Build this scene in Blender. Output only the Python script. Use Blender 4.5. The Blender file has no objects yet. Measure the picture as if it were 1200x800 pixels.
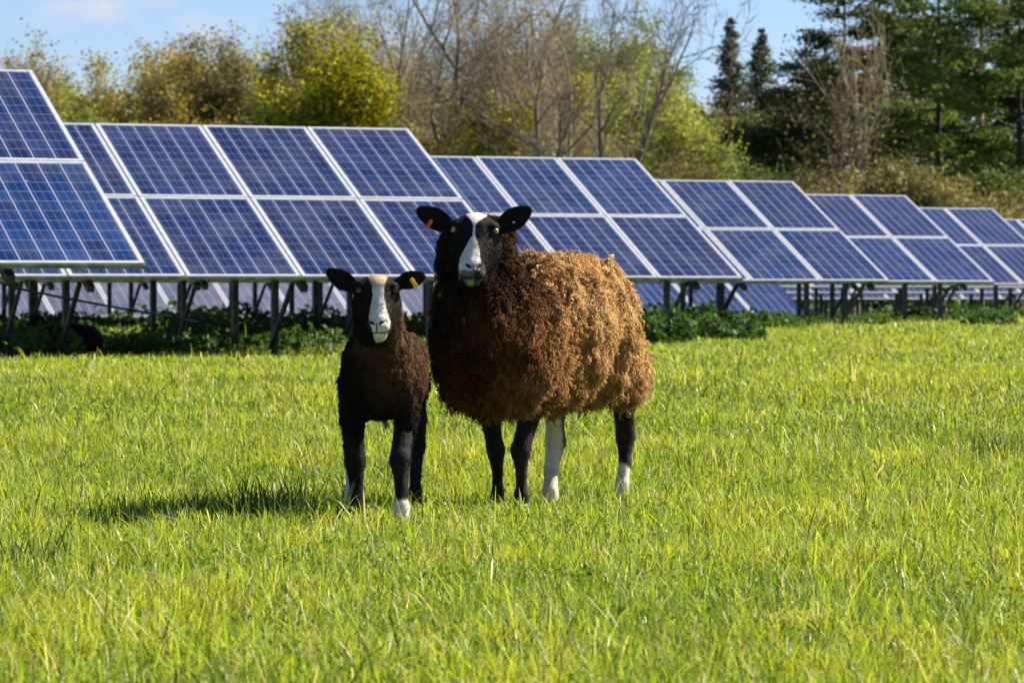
import bpy, math, random
import numpy as np
from mathutils import Vector, Matrix

# ------------------------------------------------------------------ scene, camera
C = bpy.context.scene.collection
scn = bpy.context.scene
R = math.radians
rng = np.random.default_rng(7)
random.seed(7)
CAMZ = 0.752
FPX = 4432.0
PITCH = math.atan(55.0 / FPX)
cp, sp = math.cos(PITCH), math.sin(PITCH)

cam_d = bpy.data.cameras.new('camera')
cam = bpy.data.objects.new('camera', cam_d); C.objects.link(cam)
cam.location = (0, 0, CAMZ)
cam.rotation_euler = (math.pi / 2 - PITCH, 0, 0)
cam_d.sensor_width = 36; cam_d.lens = FPX * 36 / 1200
cam_d.clip_end = 5000; cam_d.clip_start = 0.1
cam_d.dof.use_dof = True; cam_d.dof.focus_distance = 13.1; cam_d.dof.aperture_fstop = 11
scn.camera = cam

def at(px, py, y):
    """point at depth y seen at photograph pixel px, py"""
    dx, dz = (px - 600) / FPX, -(py - 400) / FPX
    dy2 = cp + dz * sp
    dz2 = -sp + dz * cp
    return np.array([dx / dy2 * y, y, CAMZ + dz2 / dy2 * y])

# ------------------------------------------------------------------ helpers
def tag(o, label=None, cat=None, group=None, kind=None):
    if label: o['label'] = label
    if cat: o['category'] = cat
    if group: o['group'] = group
    if kind: o['kind'] = kind
    return o

def empty(name, loc=(0, 0, 0), rz=0.0):
    o = bpy.data.objects.new(name, None); C.objects.link(o)
    o.location = loc; o.rotation_euler = (0, 0, rz); o.empty_display_size = 0.2
    return o

def link_mesh(name, me, mat=None, parent=None):
    if mat and not me.materials: me.materials.append(mat)
    o = bpy.data.objects.new(name, me); C.objects.link(o)
    if parent: o.parent = parent
    return o

def np_mesh(name, V, quads=None, tris=None, col=None, smooth=True):
    me = bpy.data.meshes.new(name)
    V = np.asarray(V, dtype=np.float32).reshape(-1, 3)
    q = np.zeros((0, 4), np.int32) if quads is None else np.asarray(quads, np.int32).reshape(-1, 4)
    t = np.zeros((0, 3), np.int32) if tris is None else np.asarray(tris, np.int32).reshape(-1, 3)
    me.vertices.add(len(V)); me.vertices.foreach_set('co', V.ravel())
    nl = q.size + t.size
    me.loops.add(nl)
    me.loops.foreach_set('vertex_index', np.concatenate([q.ravel(), t.ravel()]))
    me.polygons.add(len(q) + len(t))
    st = np.concatenate([np.arange(len(q)) * 4, q.size + np.arange(len(t)) * 3]).astype(np.int32)
    me.polygons.foreach_set('loop_start', st)
    me.polygons.foreach_set('use_smooth', np.full(len(q) + len(t), smooth))
    if col is not None:
        c = np.ones((len(V), 4), np.float32); c[:, :3] = col
        a = me.attributes.new('col', 'FLOAT_COLOR', 'POINT'); a.data.foreach_set('color', c.ravel())
    me.update(calc_edges=True)
    return me

class MB:
    def __init__(s): s.v = []; s.f = []
    def add(s, vs, fs):
        b = len(s.v); s.v += [tuple(x) for x in vs]; s.f += [tuple(i + b for i in f) for f in fs]
    def box(s, lo, hi):
        x0, y0, z0 = lo; x1, y1, z1 = hi
        s.add([(x0,y0,z0),(x1,y0,z0),(x1,y1,z0),(x0,y1,z0),(x0,y0,z1),(x1,y0,z1),(x1,y1,z1),(x0,y1,z1)],
              [(0,3,2,1),(4,5,6,7),(0,1,5,4),(1,2,6,5),(2,3,7,6),(3,0,4,7)])
    def bar(s, a, b, prof, up=(0, 0, 1)):
        """closed profile (list of 2d points) swept from a to b"""
        a = Vector(a); b = Vector(b); d = (b - a).normalized()
        u = d.cross(Vector(up)); u = u.normalized() if u.length > 1e-4 else Vector((1, 0, 0))
        w = u.cross(d)
        n = len(prof)
        vs = [a + u * p[0] + w * p[1] for p in prof] + [b + u * p[0] + w * p[1] for p in prof]
        fs = [(i, (i + 1) % n, n + (i + 1) % n, n + i) for i in range(n)]
        fs += [tuple(range(n - 1, -1, -1)), tuple(range(n, 2 * n))]
        s.add(vs, fs)
    def tube(s, a, b, ra, rb, n=6):
        a = Vector(a); b = Vector(b); d = (b - a).normalized()
        u = d.orthogonal().normalized(); w = d.cross(u)
        cs = [(math.cos(6.28318 * i / n), math.sin(6.28318 * i / n)) for i in range(n)]
        vs = [a + (u * c + w * t) * ra for c, t in cs] + [b + (u * c + w * t) * rb for c, t in cs]
        fs = [(i, (i + 1) % n, n + (i + 1) % n, n + i) for i in range(n)]
        fs += [tuple(range(n - 1, -1, -1)), tuple(range(n, 2 * n))]
        s.add(vs, fs)
    def mesh(s, name, smooth=False):
        me = bpy.data.meshes.new(name); me.from_pydata(s.v, [], s.f)
        if smooth: me.polygons.foreach_set('use_smooth', [True] * len(me.polygons))
        me.update(); return me
    def build(s, name, mat, parent=None, smooth=False):
        return link_mesh(name, s.mesh(name, smooth), mat, parent)

def hash3(ix, iy, iz, seed):
    n = (ix * 73856093) ^ (iy * 19349663) ^ (iz * 83492791) ^ (seed * 2654435 + 12345)
    n = (n ^ (n >> 13)) * 1274126177
    n = n & 0x7fffffff
    n = (n ^ (n >> 16)) & 0xffff
    return n.astype(np.float32) / 32767.5 - 1.0

def vnoise(P, scale=1.0, seed=0):
    P = np.asarray(P, np.float64) * scale + 1000.0
    I = np.floor(P).astype(np.int64); F = (P - I).astype(np.float32)
    F = F * F * (3 - 2 * F)
    out = 0
    for dx in (0, 1):
        wx = F[:, 0] if dx else 1 - F[:, 0]
        for dy in (0, 1):
            wy = F[:, 1] if dy else 1 - F[:, 1]
            for dz in (0, 1):
                wz = F[:, 2] if dz else 1 - F[:, 2]
                out = out + wx * wy * wz * hash3(I[:, 0] + dx, I[:, 1] + dy, I[:, 2] + dz, seed)
    return out

def sstep(a, b, x):
    t = np.clip((x - a) / (b - a), 0, 1); return t * t * (3 - 2 * t)

# ------------------------------------------------------------------ materials
def new_mat(name):
    m = bpy.data.materials.new(name); m.use_nodes = True
    nt = m.node_tree; nt.nodes.clear()
    out = nt.nodes.new('ShaderNodeOutputMaterial')
    return m, nt, out

def N(nt, typ, **kw):
    n = nt.nodes.new(typ)
    for k, v in kw.items():
        if k.startswith('_'): setattr(n, k[1:], v)
        else: n.inputs[k.replace('__', ' ')].default_value = v
    return n

def L(nt, a, b): nt.links.new(a, b)

def mat_attr(name, rough=0.8, spec=0.3, transl=0.0, sheen=0.0, bump=0.0, bscale=300, gain=1.0, tr_tint=(1, 1, 1)):
    m, nt, out = new_mat(name)
    at_ = N(nt, 'ShaderNodeAttribute', _attribute_name='col')
    p = N(nt, 'ShaderNodeBsdfPrincipled')
    p.inputs['Roughness'].default_value = rough
    p.inputs['Specular IOR Level'].default_value = spec
    p.inputs['Sheen Weight'].default_value = sheen
    L(nt, at_.outputs['Color'], p.inputs['Base Color'])
    if sheen:
        L(nt, at_.outputs['Color'], p.inputs['Sheen Tint'])
    if bump:
        tc = N(nt, 'ShaderNodeTexCoord'); ns = N(nt, 'ShaderNodeTexNoise', Scale=bscale, Detail=4.0)
        b = N(nt, 'ShaderNodeBump', Strength=bump, Distance=0.003)
        L(nt, tc.outputs['Object'], ns.inputs['Vector']); L(nt, ns.outputs['Fac'], b.inputs['Height'])
        L(nt, b.outputs['Normal'], p.inputs['Normal'])
    if transl:
        tr = N(nt, 'ShaderNodeBsdfTranslucent'); mx = N(nt, 'ShaderNodeMixShader', Fac=transl)
        mul = N(nt, 'ShaderNodeMix', _data_type='RGBA', _blend_type='MULTIPLY')
        mul.inputs[0].default_value = 1.0; mul.inputs[7].default_value = (*tr_tint, 1)
        L(nt, at_.outputs['Color'], mul.inputs[6]); L(nt, mul.outputs[2], tr.inputs['Color'])
        L(nt, p.outputs[0], mx.inputs[1]); L(nt, tr.outputs[0], mx.inputs[2])
        L(nt, mx.outputs[0], out.inputs[0])
    else:
        L(nt, p.outputs[0], out.inputs[0])
    return m

def mat_noise(name, c1, c2, scale=8.0, rough=0.6, metal=0.0, spec=0.5, bump=0.0, detail=6.0):
    m, nt, out = new_mat(name)
    tc = N(nt, 'ShaderNodeTexCoord'); ns = N(nt, 'ShaderNodeTexNoise', Scale=scale, Detail=detail)
    cr = N(nt, 'ShaderNodeValToRGB')
    cr.color_ramp.elements[0].position = 0.35; cr.color_ramp.elements[0].color = (*c1, 1)
    cr.color_ramp.elements[1].position = 0.65; cr.color_ramp.elements[1].color = (*c2, 1)
    p = N(nt, 'ShaderNodeBsdfPrincipled', Roughness=rough, Metallic=metal)
    p.inputs['Specular IOR Level'].default_value = spec
    L(nt, tc.outputs['Object'], ns.inputs['Vector']); L(nt, ns.outputs['Fac'], cr.inputs['Fac'])
    L(nt, cr.outputs['Color'], p.inputs['Base Color'])
    if bump:
        b = N(nt, 'ShaderNodeBump', Strength=bump, Distance=0.02)
        L(nt, ns.outputs['Fac'], b.inputs['Height']); L(nt, b.outputs['Normal'], p.inputs['Normal'])
    L(nt, p.outputs[0], out.inputs[0])
    return m

M_grass = mat_attr('grass_blades', rough=0.45, spec=0.38, transl=0.48, tr_tint=(1.15, 1.0, 0.5))
M_leaf = mat_attr('leaves', rough=0.6, spec=0.25, transl=0.4, tr_tint=(1.1, 1.05, 0.6))
M_bark = mat_attr('bark', rough=0.9, spec=0.2)
M_fleece = mat_attr('fleece_wool', rough=0.95, spec=0.05, sheen=0.15, transl=0.12)
M_skin = mat_attr('short_coat', rough=0.75, spec=0.12, bump=0.6, bscale=350)
M_hair = mat_attr('short_hair', rough=0.8, spec=0.05, transl=0.1)
M_alu = mat_noise('aluminium_frame', (0.42, 0.43, 0.44), (0.52, 0.53, 0.54), 14, 0.5, 0.15)
M_grime = mat_noise('grimy_aluminium', (0.12, 0.13, 0.06), (0.34, 0.35, 0.26), 9, 0.7, 0.1)
M_galv = mat_noise('galvanised_steel', (0.02, 0.025, 0.02), (0.085, 0.095, 0.08), 12, 0.6, 0.3, bump=0.1)
M_wood = mat_noise('weathered_wood', (0.22, 0.16, 0.10), (0.34, 0.27, 0.18), 30, 0.85)
M_wire = mat_noise('fence_wire', (0.25, 0.25, 0.25), (0.35, 0.35, 0.35), 20, 0.5, 0.5)
M_black = mat_noise('black_cable', (0.015, 0.015, 0.015), (0.03, 0.03, 0.03), 20, 0.5)
M_hoof = mat_noise('hoof_horn', (0.03, 0.027, 0.022), (0.10, 0.09, 0.07), 40, 0.5)

def make_cell_mat(pale=False):
    m, nt, out = new_mat('sky_sheen_solar_cells' if pale else 'solar_cells')
    uv = N(nt, 'ShaderNodeUVMap', _uv_map='UVMap'); sx = N(nt, 'ShaderNodeSeparateXYZ')
    L(nt, uv.outputs[0], sx.inputs[0])
    def math_(op, a, b=None, c=None):
        n = N(nt, 'ShaderNodeMath', _operation=op)
        for i, v in enumerate((a, b, c)):
            if v is None: continue
            if isinstance(v, (int, float)): n.inputs[i].default_value = v
            else: L(nt, v, n.inputs[i])
        return n.outputs[0]
    # panel glass 0.93 x 1.59 m, cells 0.1525 pitch
    u = math_('MULTIPLY', sx.outputs[0], 6.05); v = math_('MULTIPLY', sx.outputs[1], 10.12)
    u = math_('SUBTRACT', u, 0.025); v = math_('SUBTRACT', v, 0.06)
    fu = math_('FRACT', u); fv = math_('FRACT', v)
    du = math_('ABSOLUTE', math_('SUBTRACT', fu, 0.5)); dv = math_('ABSOLUTE', math_('SUBTRACT', fv, 0.5))
    gu = math_('GREATER_THAN', du, 0.464); gv = math_('GREATER_THAN', dv, 0.480)
    gap = math_('MAXIMUM', gu, math_('MULTIPLY', gv, 0.62))
    # outside of the cell field
    o1 = math_('LESS_THAN', u, 0.0); o2 = math_('GREATER_THAN', u, 6.0)
    o3 = math_('LESS_THAN', v, 0.0); o4 = math_('GREATER_THAN', v, 10.0)
    gap = math_('MAXIMUM', gap, math_('MAXIMUM', math_('MAXIMUM', o1, o2), math_('MAXIMUM', o3, o4)))
    # busbars, three per cell, along the slope
    b3 = math_('FRACT', math_('MULTIPLY', fu, 3.0))
    bus = math_('LESS_THAN', math_('ABSOLUTE', math_('SUBTRACT', b3, 0.5)), 0.045)
    cell = N(nt, 'ShaderNodeCombineXYZ')
    oi = N(nt, 'ShaderNodeObjectInfo')
    L(nt, math_('FLOOR', u), cell.inputs[0]); L(nt, math_('FLOOR', v), cell.inputs[1])
    L(nt, math_('MULTIPLY', oi.outputs['Random'], 371.0), cell.inputs[2])
    wn = N(nt, 'ShaderNodeTexWhiteNoise', _noise_dimensions='3D'); L(nt, cell.outputs[0], wn.inputs['Vector'])
    ramp = N(nt, 'ShaderNodeValToRGB')
    e = ramp.color_ramp.elements
    e[0].position = 0; e[0].color = (0.0032, 0.0085, 0.044, 1)
    e[1].position = 1; e[1].color = (0.0042, 0.0185, 0.082, 1)
    k = e.new(0.5); k.color = (0.0038, 0.0125, 0.060, 1)
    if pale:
        e[0].color = (.065, .075, .115, 1); k.color = (.08, .09, .13, 1); e[2].color = (.10, .11, .155, 1)  # paler cell colours stand in for sky reflected in the glass
    L(nt, wn.outputs['Value'], ramp.inputs['Fac'])
    # poly-crystalline flakes
    tc = N(nt, 'ShaderNodeTexCoord'); vor = N(nt, 'ShaderNodeTexVoronoi', Scale=90.0)
    L(nt, tc.outputs['Object'], vor.inputs['Vector'])
    bw = N(nt, 'ShaderNodeRGBToBW'); L(nt, vor.outputs['Color'], bw.inputs[0])
    fl = math_('MULTIPLY_ADD', bw.outputs[0], 0.5, 0.75)
    pt = N(nt, 'ShaderNodeMix', _data_type='RGBA'); pt.inputs[6].default_value = (1.0, 1.0, 1.0, 1); pt.inputs[7].default_value = (1.15, 0.86, 0.95, 1)
    L(nt, oi.outputs['Random'], pt.inputs[0])
    m1 = N(nt, 'ShaderNodeMix', _data_type='RGBA', _blend_type='MULTIPLY'); m1.inputs[0].default_value = 1
    L(nt, ramp.outputs[0], m1.inputs[6]); L(nt, pt.outputs[2], m1.inputs[7])
    vm = N(nt, 'ShaderNodeVectorMath', _operation='SCALE'); L(nt, m1.outputs[2], vm.inputs[0]); L(nt, fl, vm.inputs['Scale'])
    mb = N(nt, 'ShaderNodeMix', _data_type='RGBA'); L(nt, math_('MULTIPLY', bus, 0.5), mb.inputs[0])
    oc = N(nt, 'ShaderNodeMix', _data_type='RGBA', _blend_type='MULTIPLY'); oc.inputs[0].default_value = 1; L(nt, vm.outputs[0], oc.inputs[6]); L(nt, oi.outputs['Color'], oc.inputs[7])
    L(nt, oc.outputs[2], mb.inputs[6]); mb.inputs[7].default_value = (0.14, 0.16, 0.22, 1)
    mg = N(nt, 'ShaderNodeMix', _data_type='RGBA'); L(nt, gap, mg.inputs[0])
    L(nt, mb.outputs[2], mg.inputs[6]); mg.inputs[7].default_value = (0.25, 0.26, 0.35, 1)
    p = N(nt, 'ShaderNodeBsdfPrincipled', Roughness=0.22)
    p.inputs['Specular IOR Level'].default_value = 0.35
    dn = N(nt, 'ShaderNodeTexNoise', Scale=2.2, Detail=7.0, Roughness=.65); dv_ = N(nt, 'ShaderNodeVectorMath', _operation='ADD'); cb = N(nt, 'ShaderNodeCombineXYZ')
    L(nt, math_('MULTIPLY', oi.outputs['Random'], 57.0), cb.inputs[0]); L(nt, tc.outputs['Object'], dv_.inputs[0]); L(nt, cb.outputs[0], dv_.inputs[1]); L(nt, dv_.outputs[0], dn.inputs['Vector'])
    dust = N(nt, 'ShaderNodeMapRange'); dust.inputs['From Min'].default_value = .42; dust.inputs['From Max'].default_value = .75; dust.inputs['To Max'].default_value = .13
    L(nt, dn.outputs['Fac'], dust.inputs['Value'])
    dr = N(nt, 'ShaderNodeTexVoronoi', Scale=3.1); L(nt, dv_.outputs[0], dr.inputs['Vector'])
    drop = math_('MULTIPLY', math_('LESS_THAN', dr.outputs['Distance'], .032), .75)
    md = N(nt, 'ShaderNodeMix', _data_type='RGBA'); L(nt, math_('MAXIMUM', dust.outputs[0], drop), md.inputs[0]); L(nt, mg.outputs[2], md.inputs[6]); md.inputs[7].default_value = (.30, .30, .28, 1)
    L(nt, md.outputs[2], p.inputs['Base Color'])
    L(nt, p.outputs[0], out.inputs[0])
    return m
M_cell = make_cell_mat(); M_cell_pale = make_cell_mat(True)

def make_back_mat():
    return mat_noise('panel_backsheet', (0.55, 0.55, 0.53), (0.68, 0.68, 0.66), 6, 0.6)
M_back = make_back_mat()

# ------------------------------------------------------------------ ground
AZ = R(20.97)
RU = np.array([math.cos(AZ), math.sin(AZ)])      # along a row, to the right
RP = np.array([-math.sin(AZ), math.cos(AZ)])     # away from the camera

def ground(x, y):
    x = np.asarray(x, float); y = np.asarray(y, float)
    g = 0.20 * sstep(14.2, 24.0, y) + 0.09 * sstep(34, 48, y)
    p = RP[0] * x + RP[1] * y
    g = g - 0.50 * sstep(52.5, 57.5, p) * (1 - sstep(5.0, 7.5, x))
    g = g - 0.12 * sstep(62, 90, p)
    g = g + 0.022 * np.sin(x * 0.9 + 1.3) * np.sin(y * 0.55) * sstep(8, 5, np.abs(y - 13)) * 0
    P = np.stack([x.ravel(), y.ravel(), np.zeros(x.size)], 1)
    n = vnoise(P, 0.8, 5) * 0.02 + vnoise(P, 2.6, 6) * 0.010
    return g + n.reshape(x.shape)

def sheet(xs, ys):
    X, Y = np.meshgrid(xs, ys)
    Z = ground(X, Y)
    far = np.maximum(np.abs(X), np.abs(Y))
    Z = Z - sstep(95, 160, Y) * 0.2
    V = np.stack([X, Y, Z], -1).reshape(-1, 3)
    nx = len(xs); i = np.arange((len(ys) - 1) * nx).reshape(len(ys) - 1, nx)[:, :-1].ravel()
    return V, np.stack([i, i + 1, i + nx + 1, i + nx], 1)

xs = np.unique(np.round(np.concatenate([-np.geomspace(3000, 16, 18), np.linspace(-15, 15, 101), np.geomspace(16, 3000, 18)]), 3))
ys = np.unique(np.round(np.concatenate([[-1500, -400, -100, -30, -10, 0], np.linspace(4, 40, 121), np.linspace(41, 110, 90), np.geomspace(112, 3000, 22)]), 3))
V, Q = sheet(xs, ys)
m, nt, out = new_mat('meadow_soil')
tc = N(nt, 'ShaderNodeTexCoord'); n1 = N(nt, 'ShaderNodeTexNoise', Scale=2.2, Detail=8.0); n2 = N(nt, 'ShaderNodeTexNoise', Scale=60.0, Detail=5.0)
L(nt, tc.outputs['Object'], n1.inputs['Vector']); L(nt, tc.outputs['Object'], n2.inputs['Vector'])
r1 = N(nt, 'ShaderNodeValToRGB'); r1.color_ramp.elements[0].color = (0.06, 0.10, 0.014, 1); r1.color_ramp.elements[1].color = (0.13, 0.17, 0.022, 1)
r1.color_ramp.elements[0].position = .35; r1.color_ramp.elements[1].position = .65
r2 = N(nt, 'ShaderNodeValToRGB'); r2.color_ramp.elements[0].color = (0.35, 0.35, 0.3, 1); r2.color_ramp.elements[1].color = (1.2, 1.2, 1.0, 1)
r2.color_ramp.elements[0].position = .3; r2.color_ramp.elements[1].position = .7
mm = N(nt, 'ShaderNodeMix', _data_type='RGBA', _blend_type='MULTIPLY'); mm.inputs[0].default_value = 1
L(nt, n1.outputs['Fac'], r1.inputs['Fac']); L(nt, n2.outputs['Fac'], r2.inputs['Fac']); L(nt, r1.outputs[0], mm.inputs[6]); L(nt, r2.outputs[0], mm.inputs[7])
p = N(nt, 'ShaderNodeBsdfPrincipled', Roughness=0.95); p.inputs['Specular IOR Level'].default_value = 0.1
bp = N(nt, 'ShaderNodeBump', Strength=0.8, Distance=0.03); L(nt, n2.outputs['Fac'], bp.inputs['Height']); L(nt, bp.outputs[0], p.inputs['Normal'])
L(nt, mm.outputs[2], p.inputs['Base Color']); L(nt, p.outputs[0], out.inputs[0])
o = link_mesh('ground', np_mesh('ground', V, Q), m); tag(o, kind='structure')

# ------------------------------------------------------------------ grass
def blades(X, Y, Lh, W, lean, col, tipcol=None, yaw=None, bend=None):
    n = len(X)
    Z = ground(X, Y) - 0.004
    yaw = rng.uniform(0, 2 * np.pi, n) if yaw is None else yaw
    la = rng.uniform(0, 2 * np.pi, n)
    ld = np.stack([np.cos(la), np.sin(la), np.zeros(n)], 1) * lean[:, None]
    wd = np.stack([np.cos(yaw), np.sin(yaw), np.zeros(n)], 1)
    B = np.stack([X, Y, Z], 1)
    rows = []
    for t, wf in ((0, 0.75), (0.42, 1.0), (0.76, 0.72)):
        c = B + ld * (Lh * t ** 1.7)[:, None]
        c[:, 2] += Lh * t * np.sqrt(np.clip(1 - (lean * t * .8) ** 2, 0.04, 1))
        rows.append((c - wd * (W * wf / 2)[:, None], c + wd * (W * wf / 2)[:, None]))
    tip = B + ld * Lh[:, None]; tip[:, 2] += Lh * np.sqrt(np.clip(1 - (lean * .85) ** 2, 0.04, 1)) * 0.98
    V = np.stack([rows[0][0], rows[0][1], rows[1][0], rows[1][1], rows[2][0], rows[2][1], tip], 1)
    b = np.arange(n) * 7
    q = np.concatenate([np.stack([b, b + 1, b + 3, b + 2], 1), np.stack([b + 2, b + 3, b + 5, b + 4], 1)])
    t = np.stack([b + 4, b + 5, b + 6], 1)
    cc = np.repeat(col[:, None, :], 7, 1)
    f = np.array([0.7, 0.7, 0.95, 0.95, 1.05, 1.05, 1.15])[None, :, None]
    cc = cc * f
    return V.reshape(-1, 3), q, t, cc.reshape(-1, 3)

FEET = [(-.05, 13.33), (.03, 13.12), (.138, 13.5), (.39, 13.66), (-.51, 12.38), (-.352, 12.13), (-.55, 12.8), (-.325, 12.8)]
def grass_field(y0, y1, dens, wmul, hmul, margin, seed):
    area = 0.14 * (y1 ** 2 - y0 ** 2) + 2 * margin * (y1 - y0)
    n = int(area * dens)
    Y = np.sqrt(rng.uniform(y0 ** 2, y1 ** 2, n * 2)); hw = 0.14 * Y + margin
    # draw uniformly over the trapezium
    keep = rng.uniform(0, 1, n * 2) < (hw / Y) / (hw / Y).max()
    Y = Y[keep][:n]; n = len(Y); hw = 0.14 * Y + margin
    X = rng.uniform(-1, 1, n) * hw
    P = np.stack([X, Y, np.zeros(n)], 1)
    # tufts: pull blades together
    cl = vnoise(P, 5.0, seed) * 0.5 + vnoise(P, 1.3, seed + 1) * 0.5
    big = vnoise(P, 0.5, seed + 2)
    Lh = (0.058 * np.exp(rng.normal(0, .30, n)) + 0.042 * np.clip(cl, -0.6, 1) + 0.010 * big) * hmul
    Lh = np.maximum(Lh, .02)
    for fx_, fy_ in FEET: Lh *= 1 - .5 * np.exp(-((X - fx_) ** 2 + (Y - fy_) ** 2) / .10 ** 2)
    tall = rng.random(n) < 0.03
    Lh[tall] *= 1.7
    W = (0.0022 + 0.0034 * rng.random(n) ** 1.5) * wmul
    lean = np.clip(np.abs(rng.normal(0.6, 0.45, n)), 0.03, 1.2)
    h = rng.random(n)[:, None]; k = (0.5 + 0.5 * np.clip(cl + rng.normal(0, 0.35, n), -1, 1))[:, None]
    g1 = np.array([0.125, 0.240, 0.018]); g2 = np.array([0.420, 0.500, 0.038]); g3 = np.array([0.045, 0.10, 0.014])
    col = g1 * (1 - k) + g2 * k
    col = np.where(h < 0.14, g3, col)
    dry = rng.random(n) < 0.085
    col[dry] = np.array([0.56, 0.50, 0.28]) * rng.uniform(0.7, 1.2, (dry.sum(), 1))
    col = col * rng.uniform(0.6, 1.4, (n, 1))
    return blades(X, Y, Lh, W, lean, col)

parts = [grass_field(6.2, 11.5, 6200, 0.85, 1.0, 0.7, 11),
         grass_field(11.5, 18.0, 4000, 1.0, 1.0, 0.8, 12),
         grass_field(18.0, 27.0, 1900, 1.5, .85, 0.9, 13),
         grass_field(27.0, 44.0, 700, 2.3, .85, 1.2, 14),
         grass_field(44.0, 85.0, 200, 4.2, 1.0, 1.5, 15)]
def grass_margin(y0, y1, dens, wmul, m0, m1):
    n = int((y1 - y0) * (m1 - m0) * 2 * dens); Y = rng.uniform(y0, y1, n)
    X = (.14 * Y + m0 + rng.uniform(0, m1 - m0, n)) * rng.choice((-1, 1), n)
    P = np.stack([X, Y, Y * 0], 1); k = np.clip(.5 + .5 * vnoise(P, 5, 17) + rng.normal(0, .2, n), 0, 1)[:, None]
    col = (np.array([0.125, 0.240, 0.018]) * (1 - k) + np.array([0.420, 0.500, 0.038]) * k) * rng.uniform(.6, 1.4, (n, 1))
    return blades(X, Y, .058 * np.exp(rng.normal(0, .3, n)), (.003 + .003 * rng.random(n)) * wmul, np.clip(np.abs(rng.normal(.6, .45, n)), .03, 1.2), col)
parts += [grass_margin(5.0, 11.5, 2200, 1.3, .7, 3.2), grass_margin(11.5, 18, 1500, 1.6, .8, 3.4), grass_margin(18, 30, 600, 2.6, .9, 4.0), grass_margin(30, 60, 160, 4.5, 1.2, 6.0)]
def merge(parts):
    off = 0; Vs = []; Qs = []; Ts = []; Cs = []
    for v, q, t, c in parts:
        Vs.append(v); Qs.append(q + off); Ts.append(t + off); Cs.append(c); off += len(v)
    return np.concatenate(Vs), np.concatenate(Qs), np.concatenate(Ts), np.concatenate(Cs)
V, Q, T, Cc = merge(parts)
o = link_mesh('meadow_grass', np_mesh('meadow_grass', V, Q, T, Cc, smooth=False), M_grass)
tag(o, 'short lush yellow green pasture grass with scattered straw blades', 'grass', kind='stuff')

def clover():
    n = 42000; Y = rng.uniform(6.4, 20, n); X = rng.uniform(-1, 1, n) * (.14 * Y + .7)
    P = np.stack([X, Y, Y * 0], 1); keep = vnoise(P, 1.6, 91) + .4 * vnoise(P, 6, 92) + rng.normal(0, .15, n) > .12
    X, Y = X[keep], Y[keep]; n = len(X)
    P = np.stack([X, Y, ground(X, Y) + rng.uniform(.025, .060, n)], 1)
    k = rng.random((n, 1)); return leaf_quads(P, rng.uniform(.007, .014, n), np.array([.10, .19, .015]) * (1 - k) + np.array([.22, .34, .03]) * k, elong=1.1)
def leaf_quads(P, size, col, up=0.3, elong=1.6):
    n = len(P)
    a = rng.normal(size=(n, 3)); a[:, 2] *= 0.7; a /= np.linalg.norm(a, axis=1)[:, None]
    c = rng.normal(size=(n, 3)); b_ = np.cross(a, c); b_ /= np.linalg.norm(b_, axis=1)[:, None]
    s = size[:, None]
    A = a * s * elong / 2; B = b_ * s / 2
    V = np.stack([P - A, P + B - A * .1, P + A, P - B - A * .1], 1).reshape(-1, 3)
    return V, np.arange(n * 4).reshape(n, 4), np.repeat(col, 4, 0)
v, q, c = clover()
tag(link_mesh('clover', np_mesh('clover', v, q, None, c, smooth=False), M_leaf), 'small clover leaves scattered in patches among the grass', 'clover', kind='stuff')

# longer coarse clumps and lone dry stalks
def tuft(px, d, n, hgt, rad, label, cols, wid=0.005, name='grass_tuft'):
    x0 = (px - 600) / FPX * d
    X = x0 + np.clip(rng.normal(0, rad, n), -1.3 * rad, 1.3 * rad); Y = d + np.clip(rng.normal(0, rad, n), -1.3 * rad, 1.3 * rad)
    Lh = hgt * rng.uniform(0.55, 1.1, n); W = np.full(n, wid) * rng.uniform(0.6, 1.2, n)
    col = np.array(cols)[rng.integers(0, len(cols), n)] * rng.uniform(0.8, 1.2, (n, 1))
    z = float(ground(np.array([x0]), np.array([d]))[0])
    v, q, t, c = blades(X, Y, Lh, W, np.clip(np.abs(rng.normal(0.4, 0.2, n)), .05, .9), col)
    v = v - np.array([x0, d, z])
    o = link_mesh(name, np_mesh(name, v, q, t, c, smooth=False), M_grass)
    o.location = (x0, d, z)
    return tag(o, label, 'grass tuft', 'coarse grass tufts standing out of the pasture')
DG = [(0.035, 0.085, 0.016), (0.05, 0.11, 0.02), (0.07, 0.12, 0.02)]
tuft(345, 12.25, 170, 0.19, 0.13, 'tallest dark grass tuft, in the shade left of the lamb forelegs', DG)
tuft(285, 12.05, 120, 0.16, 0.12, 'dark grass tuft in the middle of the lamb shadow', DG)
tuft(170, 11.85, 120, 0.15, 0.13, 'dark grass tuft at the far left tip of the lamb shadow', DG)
tuft(1190, 16.8, 160, 0.15, 0.13, 'dark grass tuft standing in for a cast shadow at the right edge of the pasture', DG)  # dark clump put where only an animal's shadow falls
tuft(785, 17.5, 60, 0.12, 0.10, 'dark green grass tuft on the open pasture right of the ewe', DG)
tuft(30, 10.3, 70, 0.15, 0.08, 'coarse grass tuft at the lower left edge of the pasture', DG + [(0.3, 0.3, 0.1)])

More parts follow.
